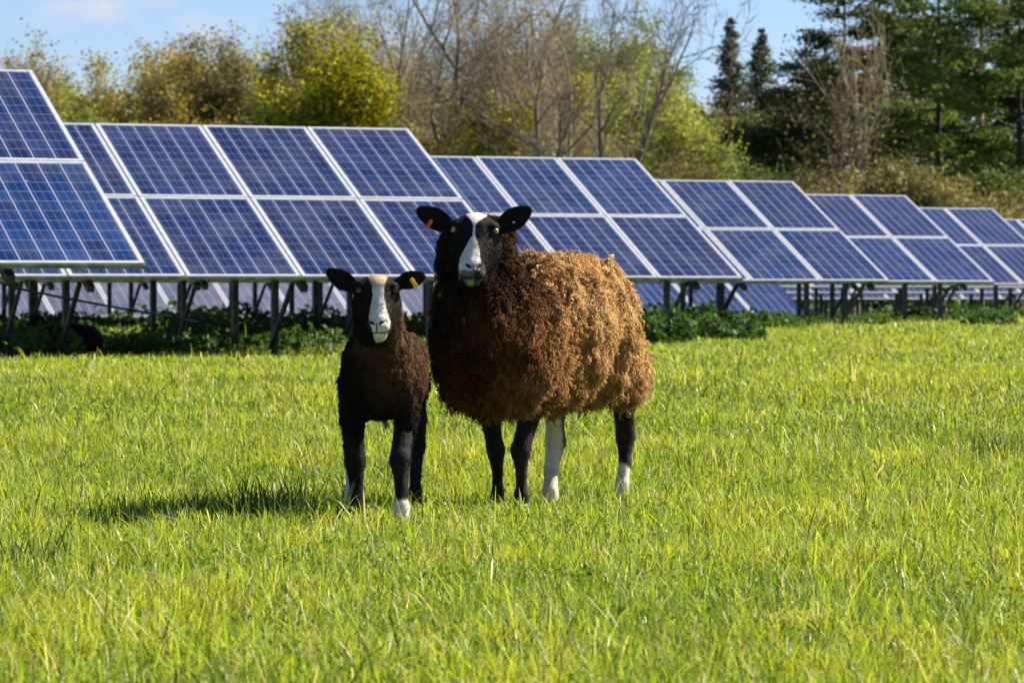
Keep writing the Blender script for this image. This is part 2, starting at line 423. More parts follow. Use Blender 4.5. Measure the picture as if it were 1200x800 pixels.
def stalk(px, py, d, hgt, lean, label, group='dry straw stalks poking out of the grass', cat='dry stalk', r=0.0028, seed_head=True):
    p0 = at(px, py, d); x0, z = p0[0], float(ground(np.array([p0[0]]), np.array([d]))[0])
    b = MB(); prev = Vector((0, 0, -0.01)); n = 5
    for i in range(n):
        t = (i + 1) / n
        q = Vector((lean * hgt * t * t, 0.02 * t, hgt * t)); b.tube(prev, q, r * (1.1 - .35 * t), r * (1.1 - .35 * (t + .2)), 5); prev = q
    if seed_head:
        b.tube(prev - Vector((0, 0, hgt * .16)), prev + Vector((lean * .01, 0, .004)), r * 1.9, r * 0.7, 6)
    o = b.build('dry_stalk', M_straw, None, True); o.location = (x0, d, z)
    return tag(o, label, cat, group)
M_straw = mat_noise('dry_straw', (0.34, 0.27, 0.14), (0.52, 0.44, 0.26), 60, 0.8)
stalk(334, 760, 8.3, 0.115, 0.02, 'pale dry stalk upright in the foreground grass, nearest one')
stalk(384, 400, 27.5, 0.30, 0.12, 'dry stalk just left of the lamb head, by the light steel posts')
stalk(366, 400, 28.5, 0.26, -0.1, 'thin dry stalk left of the lamb, in front of the shaded undergrowth')
stalk(1103, 385, 40, 0.38, 0.15, 'tan stalk by the steel post at the right, leaning right')
stalk(1112, 385, 39, 0.48, -0.08, 'tallest tan stalk in the clump at the right')
stalk(1121, 385, 41, 0.36, 0.2, 'tan stalk at the right end of the stalk clump')
stalk(980, 385, 40, 0.28, 0.05, 'short tan stalk under the middle tables of panels')
stalk(512, 380, 30, 0.33, -0.05, 'dry stalk in the gap between lamb and ewe')

# ------------------------------------------------------------------ solar tables
TILT = R(24.9); PW, PH, GAP, PITCHW = 0.992, 1.65, 0.02, 1.01
SLOPE = 2 * PH + GAP
def panel_mesh(mat):
    b = bpy.data.meshes.new('solar_panel')
    w, h = PW - 0.06, PH - 0.06
    v = [(-w / 2, -h / 2, 0), (w / 2, -h / 2, 0), (w / 2, h / 2, 0), (-w / 2, h / 2, 0)]
    v += [(x, y, -0.006) for x, y, _ in v]
    b.from_pydata(v, [], [(0, 1, 2, 3), (7, 6, 5, 4), (0, 4, 5, 1), (1, 5, 6, 2), (2, 6, 7, 3), (3, 7, 4, 0)])
    uv = b.uv_layers.new(name='UVMap')
    for pl in b.polygons:
        for li in pl.loop_indices:
            x, y, _ = b.vertices[b.loops[li].vertex_index].co
            uv.data[li].uv = ((x + w / 2) / w, (y + h / 2) / h)
    b.materials.append(mat); b.materials.append(M_back)
    b.polygons[1].material_index = 1
    b.update(); return b
def frame_mesh():
    b = MB(); t = 0.031; z0, z1 = -0.037, 0.003
    b.box((-PW / 2, -PH / 2, z0), (-PW / 2 + t, PH / 2, z1)); b.box((PW / 2 - t, -PH / 2, z0), (PW / 2, PH / 2, z1))
    b.box((-PW / 2 + t, -PH / 2, z0), (PW / 2 - t, -PH / 2 + t, z1 - .0004)); b.box((-PW / 2 + t, PH / 2 - t, z0), (PW / 2 - t, PH / 2, z1 - .0004))
    return b.mesh('frame')
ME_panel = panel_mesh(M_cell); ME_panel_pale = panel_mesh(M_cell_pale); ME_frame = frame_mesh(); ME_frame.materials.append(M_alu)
ct, st = math.cos(TILT), math.sin(TILT)
CH = [(-.036, -.026), (.036, -.026), (.036, .026), (.030, .026), (.030, -.020), (-.030, -.020), (-.030, .026), (-.036, .026)]
def on_slope(x, s, off):   # local point: s metres up the slope, off metres under the glass
    return Vector((x, s * ct + off * st, s * st - off * ct))

def solar_table(corner, ncol, label, post_off, post_pitch=1.86, tint=((1, 1, 1), (1, 1, 1)), pale=False):
    """corner = lower right corner of the glass plane, world"""
    cx, cy, cz = corner
    gz = float(ground(np.array([cx]), np.array([cy]))[0])
    root = empty('solar_table', (cx, cy, gz), AZ)
    tag(root, label, 'solar array', 'rows of tilted solar tables')
    zz = cz - gz
    up = Vector((0, 0, zz))
    for j in range(2):
        for i in range(ncol):
            x = -(i + 0.5) * PITCHW
            s = PH / 2 + j * (PH + GAP)
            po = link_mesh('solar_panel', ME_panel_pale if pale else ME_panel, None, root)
            po.location = on_slope(x, s, 0) + up; po.rotation_euler = (TILT + R(rng.normal(0, .08)), R(rng.normal(0, .05)), 0)
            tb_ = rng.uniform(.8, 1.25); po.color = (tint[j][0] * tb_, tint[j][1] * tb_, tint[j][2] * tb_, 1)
            link_mesh('frame', ME_frame, None, po)
    x1 = -ncol * PITCHW - 0.05
    # purlins along the row; the lowest one shows under the glass edge
    for s, hh in ((0.30, .05), (1.25, .05), (2.1, .05), (3.2, .05)):
        b = MB(); b.bar(on_slope(0.02, s, 0.078) + up, on_slope(x1, s, 0.078) + up, [(-.03, -.037), (.03, -.037), (.03, .037), (-.03, .037)], (0, -st, ct))
        b.build('purlin', M_grime, root)
    b = MB()
    b.bar(on_slope(0.0, -0.004, 0.022) + up, on_slope(x1 + .06, -0.004, 0.022) + up, [(-.004, -.014), (.004, -.014), (.004, .014), (-.004, .014)], (0, -st, ct))
    b.build('edge_rail', M_grime, root)
    x = -post_off; py = 0.95
    while x > x1:
        wx, wy = cx + RU[0] * x + RP[0] * py, cy + RU[1] * x + RP[1] * py
        g0 = float(ground(np.array([wx]), np.array([wy]))[0]) - gz - 0.05
        top = zz + (py - .13 * st) * st / ct - 0.17
        for dx in (0.0,):
            b = MB(); b.bar((x, py, g0), (x, py, top), CH, (1, 0, 0)); b.build('post', M_galv, root)
        b = MB(); b.bar((x - .055, py, g0 + 0.10), on_slope(x - .055, 0.22, 0.17) + up, [(-.018, -.018), (.018, -.018), (.018, .018), (-.018, .018)], (1, 0, 0))
        b.build('brace', M_galv, root)
        b = MB(); b.bar(on_slope(x, 0.05, 0.145) + up, on_slope(x, 3.25, 0.145) + up, [(-.03, -.03), (.03, -.03), (.03, .03), (-.03, .03)], (0, -st, ct))
        b.build('rafter', M_galv, root)
        py2 = 2.15
        wx, wy = cx + RU[0] * x + RP[0] * py2, cy + RU[1] * x + RP[1] * py2
        g2 = float(ground(np.array([wx]), np.array([wy]))[0]) - gz - 0.05
        top2 = zz + (py2 - .13 * st) * st / ct - 0.17
        b = MB(); b.bar((x, py2, g2), (x, py2, top2), CH, (1, 0, 0)); b.build('post', M_galv, root)
        x -= post_pitch
    return root

def row_corner(x, y, zr): return (x, y, zr + CAMZ)
rows = [
 ((-2.34, 24.20, 0.20), 4, 'nearest solar table, cut off by the left edge of the picture', 0.86),
 ((0.11, 32.67, 0.155), 8, 'second nearest solar table, behind the lamb and the left of the ewe', 0.10),
 ((2.53, 41.42, 0.185), 11, 'third solar table, right end just behind the rump of the ewe', 0.50),
 ((5.02, 50.23, 0.185), 15, 'fourth solar table, first one wholly clear of the ewe to her right', 0.20),
 ((7.44, 58.31, 0.20), 18, 'fifth solar table, right of centre of the tables that clear the ewe', 0.45),
 ((9.94, 66.94, 0.185), 4, 'sixth solar table, near the right edge of the picture', 0.40),
 ((12.42, 75.6, 0.15), 9, 'seventh solar table, only its left tip shows at the right edge of the picture', 0.40),
 ((14.9, 84.2, 0.04), 12, 'eighth solar table, seen only as a blue strip below the sixth and seventh', 0.40),
 ((17.4, 92.8, -0.10), 15, 'hindmost solar table, seen only as a pale rail in front of the wooden posts', 0.40),
]
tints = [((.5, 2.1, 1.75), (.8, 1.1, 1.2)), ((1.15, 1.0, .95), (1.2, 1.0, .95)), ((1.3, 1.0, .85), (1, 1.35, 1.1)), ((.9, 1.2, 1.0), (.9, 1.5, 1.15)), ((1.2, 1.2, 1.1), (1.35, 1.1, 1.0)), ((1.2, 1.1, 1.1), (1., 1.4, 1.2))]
for i_, (c, n, lab, po) in enumerate(rows):
    solar_table(row_corner(*c), n, lab, po, tint=tints[min(i_, 5)])
# low table in the dip behind, its glass seen under the others
cxl = 5.15; cyl = 66.94 - (9.94 - cxl) * RU[1] / RU[0] + 0.3
solar_table((cxl, cyl, CAMZ - 0.40), 5, 'low solar table in a dip, seen between steel posts right of the ewe', 0.7, tint=((1.6, 1.6, 1.3),) * 2)
solar_table((cxl - 5.3 * RU[0], cyl - 5.3 * RU[1], CAMZ - 0.36), 11, 'pale solar table in a dip, sky sheen painted in, seen low behind the lamb', 0.7, pale=True)

# sagging cable conduit under the second table
b = MB(); pts = [at(-20, 325, 30.9), at(20, 338, 31.2), at(80, 350, 31.6), at(140, 361, 32.0), at(200, 371, 32.5), at(230, 377, 32.8)]
o0 = Vector(pts[0])
for a_, b_ in zip(pts[:-1], pts[1:]): b.tube(Vector(a_) - o0, Vector(b_) - o0, .011, .011, 6)
o = b.build('cable_conduit', M_black, None, True); o.location = o0
tag(o, 'long black conduit sloping down to the right under the left tables', 'cable')

# ------------------------------------------------------------------ fence behind
fx0, fx1 = at(700, 360, 97)[0], at(1260, 360, 99)[0]
fr = empty('fence', (fx0, 97, float(ground(np.array([fx0]), np.array([97.]))[0])))
tag(fr, 'wooden post and wire mesh fence behind the tables at the right', 'fence')
for px in (760, 830, 890, 945, 1000, 1053, 1107, 1164, 1218):
    q = at(px, 360, 97); b = MB(); z0 = -0.1; b.tube((q[0] - fx0, 0, z0), (q[0] - fx0, 0, 1.25), .055, .05, 8); b.build('post', M_wood, fr)
b = MB()
for k in range(8): b.tube((0, -.06, .1 + k * .15), (fx1 - fx0, -.06, .1 + k * .15), .004, .004, 4)
x = 0.0
while x < fx1 - fx0: b.tube((x, -.06, .1), (x, -.06, 1.15), .003, .003, 4); x += .3
b.build('wire_mesh', M_wire, fr)

# ------------------------------------------------------------------ undergrowth
def leaf_quads(P, size, col, up=0.3, elong=1.6):
    n = len(P)
    a = rng.normal(size=(n, 3)); a[:, 2] *= 0.7; a /= np.linalg.norm(a, axis=1)[:, None]
    c = rng.normal(size=(n, 3)); b_ = np.cross(a, c); b_ /= np.linalg.norm(b_, axis=1)[:, None]
    s = size[:, None]
    A = a * s * elong / 2; B = b_ * s / 2
    V = np.stack([P - A, P + B - A * .1, P + A, P - B - A * .1], 1).reshape(-1, 3)
    q = np.arange(n * 4).reshape(n, 4)
    cc = np.repeat(col, 4, 0)
    return V, q, cc
def undergrowth():
    PP = []; S = []; CC = []
    for (c, ncol, _, _) in rows[:6]:
        Lr = ncol * PITCHW
        n = int(Lr * 2100 * min(1, 33 / c[1]) * 1.2)
        s = -rng.uniform(-0.5 if c[1] > 30 else 1.3, Lr, n); t = rng.uniform(-0.3, 3.2, n)
        X = c[0] + RU[0] * s + RP[0] * t; Y = c[1] + RU[1] * s + RP[1] * t
        P = np.stack([X, Y, np.zeros(n)], 1)
        hh = np.clip(0.15 + 0.15 * vnoise(P, 1.1, 31) + 0.08 * vnoise(P, 3.0, 32), 0.02, 0.45) * (0.35 + 1.0 * sstep(0.8, 2.2, t)) * sstep(0.8, 1.2, t) * sstep(-.45, .1, vnoise(P, .7, 33) + .2 * (t - 1))
        Z = ground(X, Y) + hh * rng.uniform(0.1, 1.0, n) ** 0.7
        keep = hh > 0.035
        PP.append(np.stack([X, Y, Z], 1)[keep]); S.append(rng.uniform(0.03, 0.06, n)[keep] * (c[1] / 33) ** .5)
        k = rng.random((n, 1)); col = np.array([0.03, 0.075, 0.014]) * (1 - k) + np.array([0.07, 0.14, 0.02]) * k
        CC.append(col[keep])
    return leaf_quads(np.concatenate(PP), np.concatenate(S), np.concatenate(CC))
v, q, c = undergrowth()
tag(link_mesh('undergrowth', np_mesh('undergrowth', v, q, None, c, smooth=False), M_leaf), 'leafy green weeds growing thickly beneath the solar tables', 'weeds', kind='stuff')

def clump(px, py, d, w, h, n, label, cols, size=(0.028, 0.055)):
    p0 = at(px, py, d); x0 = p0[0]; z = float(ground(np.array([x0]), np.array([d]))[0])
    root = empty('leafy_weed', (x0, d, z)); tag(root, label, 'plant', 'leafy weeds along the front of the tables')
    n = int(n * 1.8); r = rng.random(n) ** .5; a = rng.uniform(0, 6.283, n); hz = rng.random(n)
    P = np.stack([np.cos(a) * r * w / 2, np.sin(a) * r * w / 2, h * hz * (1 - .45 * r ** 2) * (0.8 + .35 * np.sin(a * 3 + px))], 1)
    k = rng.random((n, 1)); col = np.array(cols[0]) * (1 - k) + np.array(cols[1]) * k
    v, q, c = leaf_quads(P, rng.uniform(*size, n), col)
    link_mesh('foliage', np_mesh('foliage', v, q, None, c, smooth=False), M_leaf, root)
    b = MB()
    for _ in range(9):
        a = random.uniform(0, 6.28); rr = random.uniform(0, w * .35)
        b.tube((rr * .4 * math.cos(a), rr * .4 * math.sin(a), -.02), (rr * math.cos(a), rr * math.sin(a), h * random.uniform(.5, .9)), .005, .003, 4)
    b.build('stem', M_stem, root)
M_stem = mat_noise('green_stem', (0.06, 0.11, 0.03), (0.1, 0.15, 0.05), 10, 0.8)
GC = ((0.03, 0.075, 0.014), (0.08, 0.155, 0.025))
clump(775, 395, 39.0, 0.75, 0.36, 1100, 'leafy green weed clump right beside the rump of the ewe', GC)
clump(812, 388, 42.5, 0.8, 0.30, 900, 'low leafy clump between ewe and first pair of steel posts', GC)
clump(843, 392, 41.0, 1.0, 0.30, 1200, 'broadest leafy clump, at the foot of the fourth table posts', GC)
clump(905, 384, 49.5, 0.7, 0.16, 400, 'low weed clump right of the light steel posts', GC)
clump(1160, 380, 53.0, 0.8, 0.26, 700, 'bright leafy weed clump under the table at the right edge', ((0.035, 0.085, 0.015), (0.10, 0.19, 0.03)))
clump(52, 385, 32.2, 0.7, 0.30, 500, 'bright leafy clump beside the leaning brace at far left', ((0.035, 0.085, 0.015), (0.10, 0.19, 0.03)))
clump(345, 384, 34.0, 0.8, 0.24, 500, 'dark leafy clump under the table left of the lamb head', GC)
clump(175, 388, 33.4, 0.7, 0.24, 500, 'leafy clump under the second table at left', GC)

# ------------------------------------------------------------------ trees
def limb_mesh(segs, sides=5):
    """segs: list of (p0,p1,r0,r1) arrays -> tubes"""
    P0 = np.array([s[0] for s in segs]); P1 = np.array([s[1] for s in segs])
    r0 = np.array([s[2] for s in segs]); r1 = np.array([s[3] for s in segs])
    D = P1 - P0; D /= np.maximum(np.linalg.norm(D, axis=1), 1e-6)[:, None]
    h = np.where(np.abs(D[:, 2:3]) > 0.9, np.array([[1., 0, 0]]), np.array([[0, 0, 1.]]))
    U = np.cross(D, h); U /= np.linalg.norm(U, axis=1)[:, None]; W = np.cross(D, U)
    vs = []
    for P, r in ((P0, r0), (P1 + D * (r1 * .3)[:, None], r1)):
        for k in range(sides):
            a = 6.28318 * k / sides
            vs.append(P + (U * math.cos(a) + W * math.sin(a)) * r[:, None])
    V = np.stack(vs, 1).reshape(-1, 3); n = len(segs); b = np.arange(n)[:, None] * 2 * sides
    q = np.concatenate([np.concatenate([b + k, b + (k + 1) % sides, b + sides + (k + 1) % sides, b + sides + k], 1) for k in range(sides)])
    return V, q

def grow(h, spread, rnd, levels=4, trunk_r=0.18, fork=0.28, nlimb=7, multi=1, upw=0.5):
    segs = []; tips = []
    def br(p, d, ln, r, lv):
        n = 4 if lv < levels - 1 else 3
        q = p.copy(); dd = d.copy(); rr = r
        for i in range(n):
            dd = dd + np.array([rnd.gauss(0, .16), rnd.gauss(0, .16), rnd.gauss(0.05 * upw, .10)]); dd /= np.linalg.norm(dd)
            q2 = q + dd * ln / n; r2 = rr * (0.86 if lv < levels - 1 else .7)
            segs.append((q, q2, rr, r2))
            if lv < levels and (i > 0 or lv > 0):
                for _ in range(1 if lv < 2 else rnd.choice((1, 1, 2))):
                    a = rnd.uniform(0, 6.28); el = rnd.uniform(0.5, 1.05)
                    pr = np.cross(dd, np.array([math.cos(a), math.sin(a), rnd.uniform(-.3, .5)])); pr /= max(np.linalg.norm(pr), 1e-5)
                    nd = dd * math.cos(el) + pr * math.sin(el); nd[2] += 0.16 * upw; nd /= np.linalg.norm(nd)
                    br(q2, nd, ln * rnd.uniform(.45, .68), max(r2 * .64, .012), lv + 1)
            q = q2; rr = r2
        tips.append((q, dd, lv))
    for m_ in range(multi):
        p = np.array([rnd.gauss(0, .25) if multi > 1 else 0, rnd.gauss(0, .25) if multi > 1 else 0, -0.2])
        d = np.array([rnd.gauss(0, .10 + .14 * (multi > 1)), rnd.gauss(0, .1), 1.0]); d /= np.linalg.norm(d)
        n = 5; q = p; r = trunk_r * (1 if multi == 1 else rnd.uniform(.6, 1))
        top = h * rnd.uniform(.62, .75)
        for i in range(n):
            d2 = d + np.array([rnd.gauss(0, .07), rnd.gauss(0, .07), 0]); d2 /= np.linalg.norm(d2)
            q2 = q + d2 * top / n; segs.append((q, q2, r, r * .84)); r *= .84
            if (i + 1) / n >= fork:
                for _ in range(max(1, int(nlimb / (n * (1 - fork)) / (1 if multi == 1 else 1.5) + rnd.random()))):
                    a = rnd.uniform(0, 6.28); el = rnd.uniform(.45, 1.0) * spread
                    nd = np.array([math.cos(a) * math.sin(el), math.sin(a) * math.sin(el), math.cos(el)])
                    br(q2, nd, h * rnd.uniform(.28, .42), r * .68, 1)
            q = q2
        br(q, np.array([0, 0, 1.]), h * .28, r * .8, 1)
    return segs, tips

def scatter_leaves(tips, n, sig, size, cols, rnd_seed, clumpy=True):
    r_ = np.random.default_rng(rnd_seed)
    T = np.array([t[0] for t in tips])
    w = np.exp(r_.normal(0, 0.6, len(T))) if clumpy else np.ones(len(T)); w /= w.sum()
    i = r_.choice(len(T), n, p=w)
    tb = r_.uniform(.65, 1.35, len(T))[i][:, None]
    P = T[i] + r_.normal(0, 1, (n, 3)) * (sig * r_.uniform(.6, 1.5, len(T))[i])[:, None] * np.array([1, 1, .75])
    shade = vnoise(P, 0.7, rnd_seed)[:, None] * .5 + .5
    k = np.clip(shade + r_.normal(0, .25, (n, 1)), 0, 1)
    col = np.array(cols[0]) * (1 - k) + np.array(cols[1]) * k
    return leaf_quads(P, r_.uniform(*size, n), col * tb, elong=1.4)

def twigs(tips, n, ln, w, col, rs):
    r_ = np.random.default_rng(rs)
    i = r_.integers(0, len(tips), n)
    P = np.array([tips[k][0] for k in i]) + r_.normal(0, .12, (n, 3)); D = np.array([tips[k][1] for k in i]) + r_.normal(0, .55, (n, 3)); D[:, 2] += .15
    D /= np.linalg.norm(D, axis=1)[:, None]; Lh = r_.uniform(.5, 1.3, (n, 1)) * ln
    S = np.cross(D, r_.normal(size=(n, 3))); S /= np.linalg.norm(S, axis=1)[:, None]
    P = P - D * Lh * .4
    V = np.stack([P - S * w / 2, P + S * w / 2, P + D * Lh], 1).reshape(-1, 3)
    return V, np.arange(n * 3).reshape(n, 3), np.repeat(np.array([col]) * r_.uniform(.7, 1.3, (n, 1)), 3, 0)

BARK = {'grey': (0.19, 0.16, 0.12), 'brown': (0.11, 0.085, 0.06), 'pale': (0.36, 0.29, 0.19), 'dark': (0.055, 0.045, 0.035)}
PAL = {'yellow': ((0.12, 0.15, 0.010), (0.55, 0.48, 0.015)), 'ochre': ((0.20, 0.155, 0.022), (0.44, 0.34, 0.05)), 'spring': ((0.14, 0.19, 0.025), (0.36, 0.40, 0.06)),
       'olive': ((0.13, 0.12, 0.04), (0.28, 0.26, 0.09)), 'dark': ((0.014, 0.03, 0.008), (0.08, 0.115, 0.025)), 'mid': ((0.03, 0.065, 0.012), (0.17, 0.22, 0.04)),
       'blue': ((0.035, 0.055, 0.035), (0.10, 0.12, 0.075)), 'brown': ((0.10, 0.075, 0.035), (0.17, 0.13, 0.07))}

def make_tree(name, px, topy, d, kind, pal, label, cat='tree', spread=1.0, seed=0, nleaf=5000, bark='grey', sig=.27, width=None, multi=1, trunk=.16, size=(.05, .11), levels=4, grp='trees along the far edge of the field', tw=2500):
    p0 = at(px, topy, d); x0 = p0[0]; z0 = float(ground(np.array([x0]), np.array([d]))[0]) - .2
    h = p0[2] - z0; rnd = random.Random(seed * 7 + 3)
    root = empty(name, (x0, d, z0)); tag(root, label, cat, grp)
    bc = np.array(BARK[bark]); 
    if kind == 'spruce' or kind == 'pine':
        segs = [(np.array([0, 0, -.2]), np.array([0, 0, h * .5]), trunk, trunk * .6), (np.array([0, 0, h * .5]), np.array([0, 0, h]), trunk * .6, .02)]
        P = []; wbase = width or h * .2
        zz = h * (.12 if kind == 'spruce' else .25)
        while zz < h:
            t = 1 - (zz / h)
            ln0 = wbase * (t ** .8 + .04) if kind == 'spruce' else wbase * (min(1, 2.6 * t + .12)) * rnd.uniform(.45, 1.15)
            for _ in range(rnd.choice((4, 5, 6)) if kind == 'spruce' else rnd.choice((2, 3, 4))):
                a = rnd.uniform(0, 6.28); ln = ln0 * rnd.uniform(.6, 1.15) * (1 if kind == 'spruce' else 1.25)
                e = np.array([math.cos(a) * ln, math.sin(a) * ln, zz + ln * (-.18 if kind == 'spruce' else rnd.uniform(-.05, .35))])
                s = np.array([0, 0, zz]); segs.append((s, e, .035, .01))
                m_ = int((90 if kind == 'spruce' else 330) * max(ln, .3) / 1.5)
                tt = rng.uniform(.25 if kind == 'spruce' else .45, 1.05, m_)[:, None]
                sc_ = np.array([.16, .16, .13]) * min(1, ln * 1.1 + .12) if kind == 'spruce' else np.array([.34, .34, .13])
                P.append(s + (e - s) * tt + rng.normal(0, 1, (m_, 3)) * sc_)
            zz += h * rnd.uniform(.008, .02) if kind == 'spruce' else h * .045
        P = np.concatenate(P); k = np.clip(vnoise(P + px, .8, 9)[:, None] * .5 + .5 + rng.normal(0, .2, (len(P), 1)), 0, 1)
        col = np.array(PAL[pal][0]) * (1 - k) + np.array(PAL[pal][1]) * k
        v, q, c = leaf_quads(P, rng.uniform(.05, .10, len(P)), col, elong=2.6)
        link_mesh('crown', np_mesh('crown', v, q, None, c, smooth=False), M_leaf, root)
        v, q = limb_mesh(segs); link_mesh('trunk', np_mesh('trunk', v, q, None, np.tile(bc, (len(v), 1))), M_bark, root)
        return root
    segs, tips = grow(h, spread, rnd, levels, trunk, multi=multi, fork=.2 if kind == 'shrub' else .28)
    # rescale so that the crown top meets the wanted height
    mx = max(t[0][2] for t in tips); s = h / mx
    sx = s
    if width:
        xr = np.percentile([abs(t[0][0]) for t in tips], 92); sx = width / 2 / xr
    S = np.array([sx, sx, s])
    segs = [(a * S, b * S, r0, r1) for a, b, r0, r1 in segs]; tips = [(a * S, dd, lv) for a, dd, lv in tips]
    v, q = limb_mesh(segs)
    cb = np.tile(bc, (len(v), 1)) * (0.8 + .4 * (vnoise(v, 1.5, seed)[:, None] * .5 + .5))
    link_mesh('trunk', np_mesh('trunk', v, q, None, cb), M_bark, root)
    fine = [t for t in tips if t[2] >= 2]
    Vs = []; 
    tv, tt, tcx = twigs(fine, int(tw * (1.5 if nleaf > 1500 else .75)), .55, .016, bc * 1.05, seed)
    if nleaf:
        lv_, lq, lc = scatter_leaves(fine, int(nleaf * 4.0), sig, size, PAL[pal], seed + 50)
        v = np.concatenate([lv_, tv]); c = np.concatenate([lc, tcx])
        me = np_mesh('crown', v, lq, tt + len(lv_), c, smooth=False)
    else:
        me = np_mesh('crown', tv, None, tt, tcx, smooth=False)
    link_mesh('crown', me, M_leaf, root)
    return root

T = make_tree
# back layer
T('broadleaf_tree', 20, 105, 150, 'broad', 'spring', 'low pale green tree at the far left edge behind the nearest panels', seed=1, nleaf=4000, width=5)
T('broadleaf_tree', 62, 40, 128, 'broad', 'ochre', 'slender ochre tree standing out against the sky at far left', seed=2, nleaf=2600, width=2.9, sig=.3)
T('broadleaf_tree', 96, 88, 141, 'broad', 'spring', 'pale green tree filling the dip right of the slender ochre tree', seed=37, nleaf=5000, width=4.2)
T('broadleaf_tree', 130, 72, 145, 'broad', 'spring', 'light green tree right of the slender ochre one, against the sky', seed=3, nleaf=6000, width=5)
T('broadleaf_tree', 175, 66, 135, 'broad', 'ochre', 'rounded ochre tree above the left seam of the second table', seed=4, nleaf=5000, width=4.2)
T('broadleaf_tree', 215, 46, 140, 'broad', 'ochre', 'ochre tree rising left of the brownish tree', seed=5, nleaf=6000, width=4.6)
T('broadleaf_tree', 262, 28, 132, 'broad', 'olive', 'brownish olive tree left of the bright yellow green one', seed=6, nleaf=6500, width=4.4, bark='brown')
T('broadleaf_tree', 318, 12, 138, 'broad', 'ochre', 'tall ochre tree just behind and left of the bright yellow green one', seed=7, nleaf=6500, width=4.6)
T('bare_tree', 345, -75, 142, 'bare', None, 'bare crown showing above the bright yellow green tree', seed=8, nleaf=0, width=7.0, tw=9000)
T('broadleaf_tree', 392, 32, 112, 'broad', 'yellow', 'bright yellow green tree with the densest sunlit leaves', seed=9, nleaf=9500, width=4.1, bark='dark', sig=.33)
T('broadleaf_tree', 440, 10, 146, 'broad', 'ochre', 'thin ochre tree behind the bright yellow green one to its right', seed=10, nleaf=3500, width=4.6)
T('bare_tree', 462, -110, 125, 'bare', None, 'leafless tree left of the tall bare trunk in the middle', seed=11, nleaf=0, width=5.2, tw=4500)
T('bare_tree', 527, -140, 118, 'bare', None, 'tall bare grey trunk rising above the right end of the second table', seed=12, nleaf=0, width=6.8, spread=1.25, trunk=.24, tw=5000)
T('broadleaf_tree', 505, 60, 148, 'broad', 'ochre', 'ochre tree low behind the tall bare trunk', seed=13, nleaf=6000, width=6)
T('broadleaf_tree', 575, 20, 140, 'broad', 'olive', 'olive budding tree between the tall bare trunk and the green spring tree', seed=14, nleaf=5000, width=5)
T('broadleaf_tree', 560, 120, 115, 'broad', 'yellow', 'low yellow green tree above the left end of the third table', seed=15, nleaf=3500, width=3.2)
T('broadleaf_tree', 650, -10, 138, 'broad', 'spring', 'fresh green spring tree behind the forked bare tree', seed=16, nleaf=11000, width=5.2)
T('broadleaf_tree', 640, 90, 124, 'broad', 'yellow', 'low bright green tree below the fresh spring tree', seed=17, nleaf=8000, width=3.6)
T('bare_tree', 655, -100, 116, 'bare', None, 'forked bare tree with several steep stems above the third table', seed=18, nleaf=0, width=5.6, multi=3, spread=1.2, trunk=.22, tw=1800, bark='pale')
T('bare_tree', 705, -70, 112, 'bare', None, 'widest bare tree, its long boughs reaching right over the third table', seed=19, nleaf=0, width=7.4, multi=3, spread=1.25, trunk=.22, bark='grey', tw=2200)
T('broadleaf_tree', 735, 30, 145, 'broad', 'spring', 'pale green spring tree seen through the widest bare tree', seed=20, nleaf=9000, width=5.6)
T('broadleaf_tree', 785, 92, 128, 'broad', 'spring', 'low green tree at the right foot of the widest bare tree', seed=21, nleaf=5000, width=3.6)
T('spruce_tree', 857, 22, 150, 'spruce', 'blue', 'left of the two pointed spruces against the sky', seed=22, width=2.2, bark='dark')
T('spruce_tree', 893, 34, 152, 'spruce', 'blue', 'right of the two pointed spruces against the sky', seed=23, width=2.3, bark='dark')
T('broadleaf_tree', 835, 105, 140, 'broad', 'brown', 'grey brown budding tree below the two spruces', seed=24, nleaf=3500, width=4.6)
T('broadleaf_tree', 905, 100, 143, 'broad', 'mid', 'dark leafy tree right below the second spruce', seed=25, nleaf=6000, width=4.0, bark='dark')
T('pine_tree', 945, 55, 135, 'pine', 'dark', 'leftmost dark pine at the edge of the blue sky', seed=26, width=2.3, bark='brown')
T('pine_tree', 990, -70, 140, 'pine', 'dark', 'tall dark pine behind the pale barked bare tree', seed=27, width=2.6, bark='brown')
T('bare_tree', 1015, -50, 118, 'bare', None, 'pale barked bare tree in front of the dark pines', seed=28, nleaf=0, width=3.4, bark='pale', trunk=.15, tw=500, levels=3)
T('bare_tree', 1000, 60, 112, 'broad', 'brown', 'tangled grey brown bare tree above the fifth table', seed=29, nleaf=300, width=3.4, multi=2, trunk=.12, tw=700, bark='brown', levels=3)
T('pine_tree', 1055, -110, 142, 'pine', 'dark', 'dark pine between the pale bare tree and the bright pine', seed=30, width=2.8, bark='brown')
T('pine_tree', 1100, -60, 124, 'pine', 'mid', 'green pine with a straight dark trunk', seed=31, width=2.4, bark='dark')
T('pine_tree', 1150, -130, 136, 'pine', 'dark', 'tall dark pine left of the rightmost bright one', seed=32, width=3.0, bark='pale')
T('pine_tree', 1195, -50, 122, 'pine', 'mid', 'bright green pine at the right edge of the picture', seed=33, width=2.6, bark='dark')
T('pine_tree', 925, 120, 146, 'pine', 'mid', 'short pine at the left foot of the dark pine group', seed=35, width=2.0, bark='dark')
T('pine_tree', 1080, 20, 150, 'pine', 'dark', 'lower dark pine filling the gap behind the green pine with straight trunk', seed=36, width=2.8, bark='dark')
T('pine_tree', 1245, -90, 134, 'pine', 'dark', 'dark pine just outside the right edge, its boughs reaching in', seed=34, width=3.4, bark='dark')
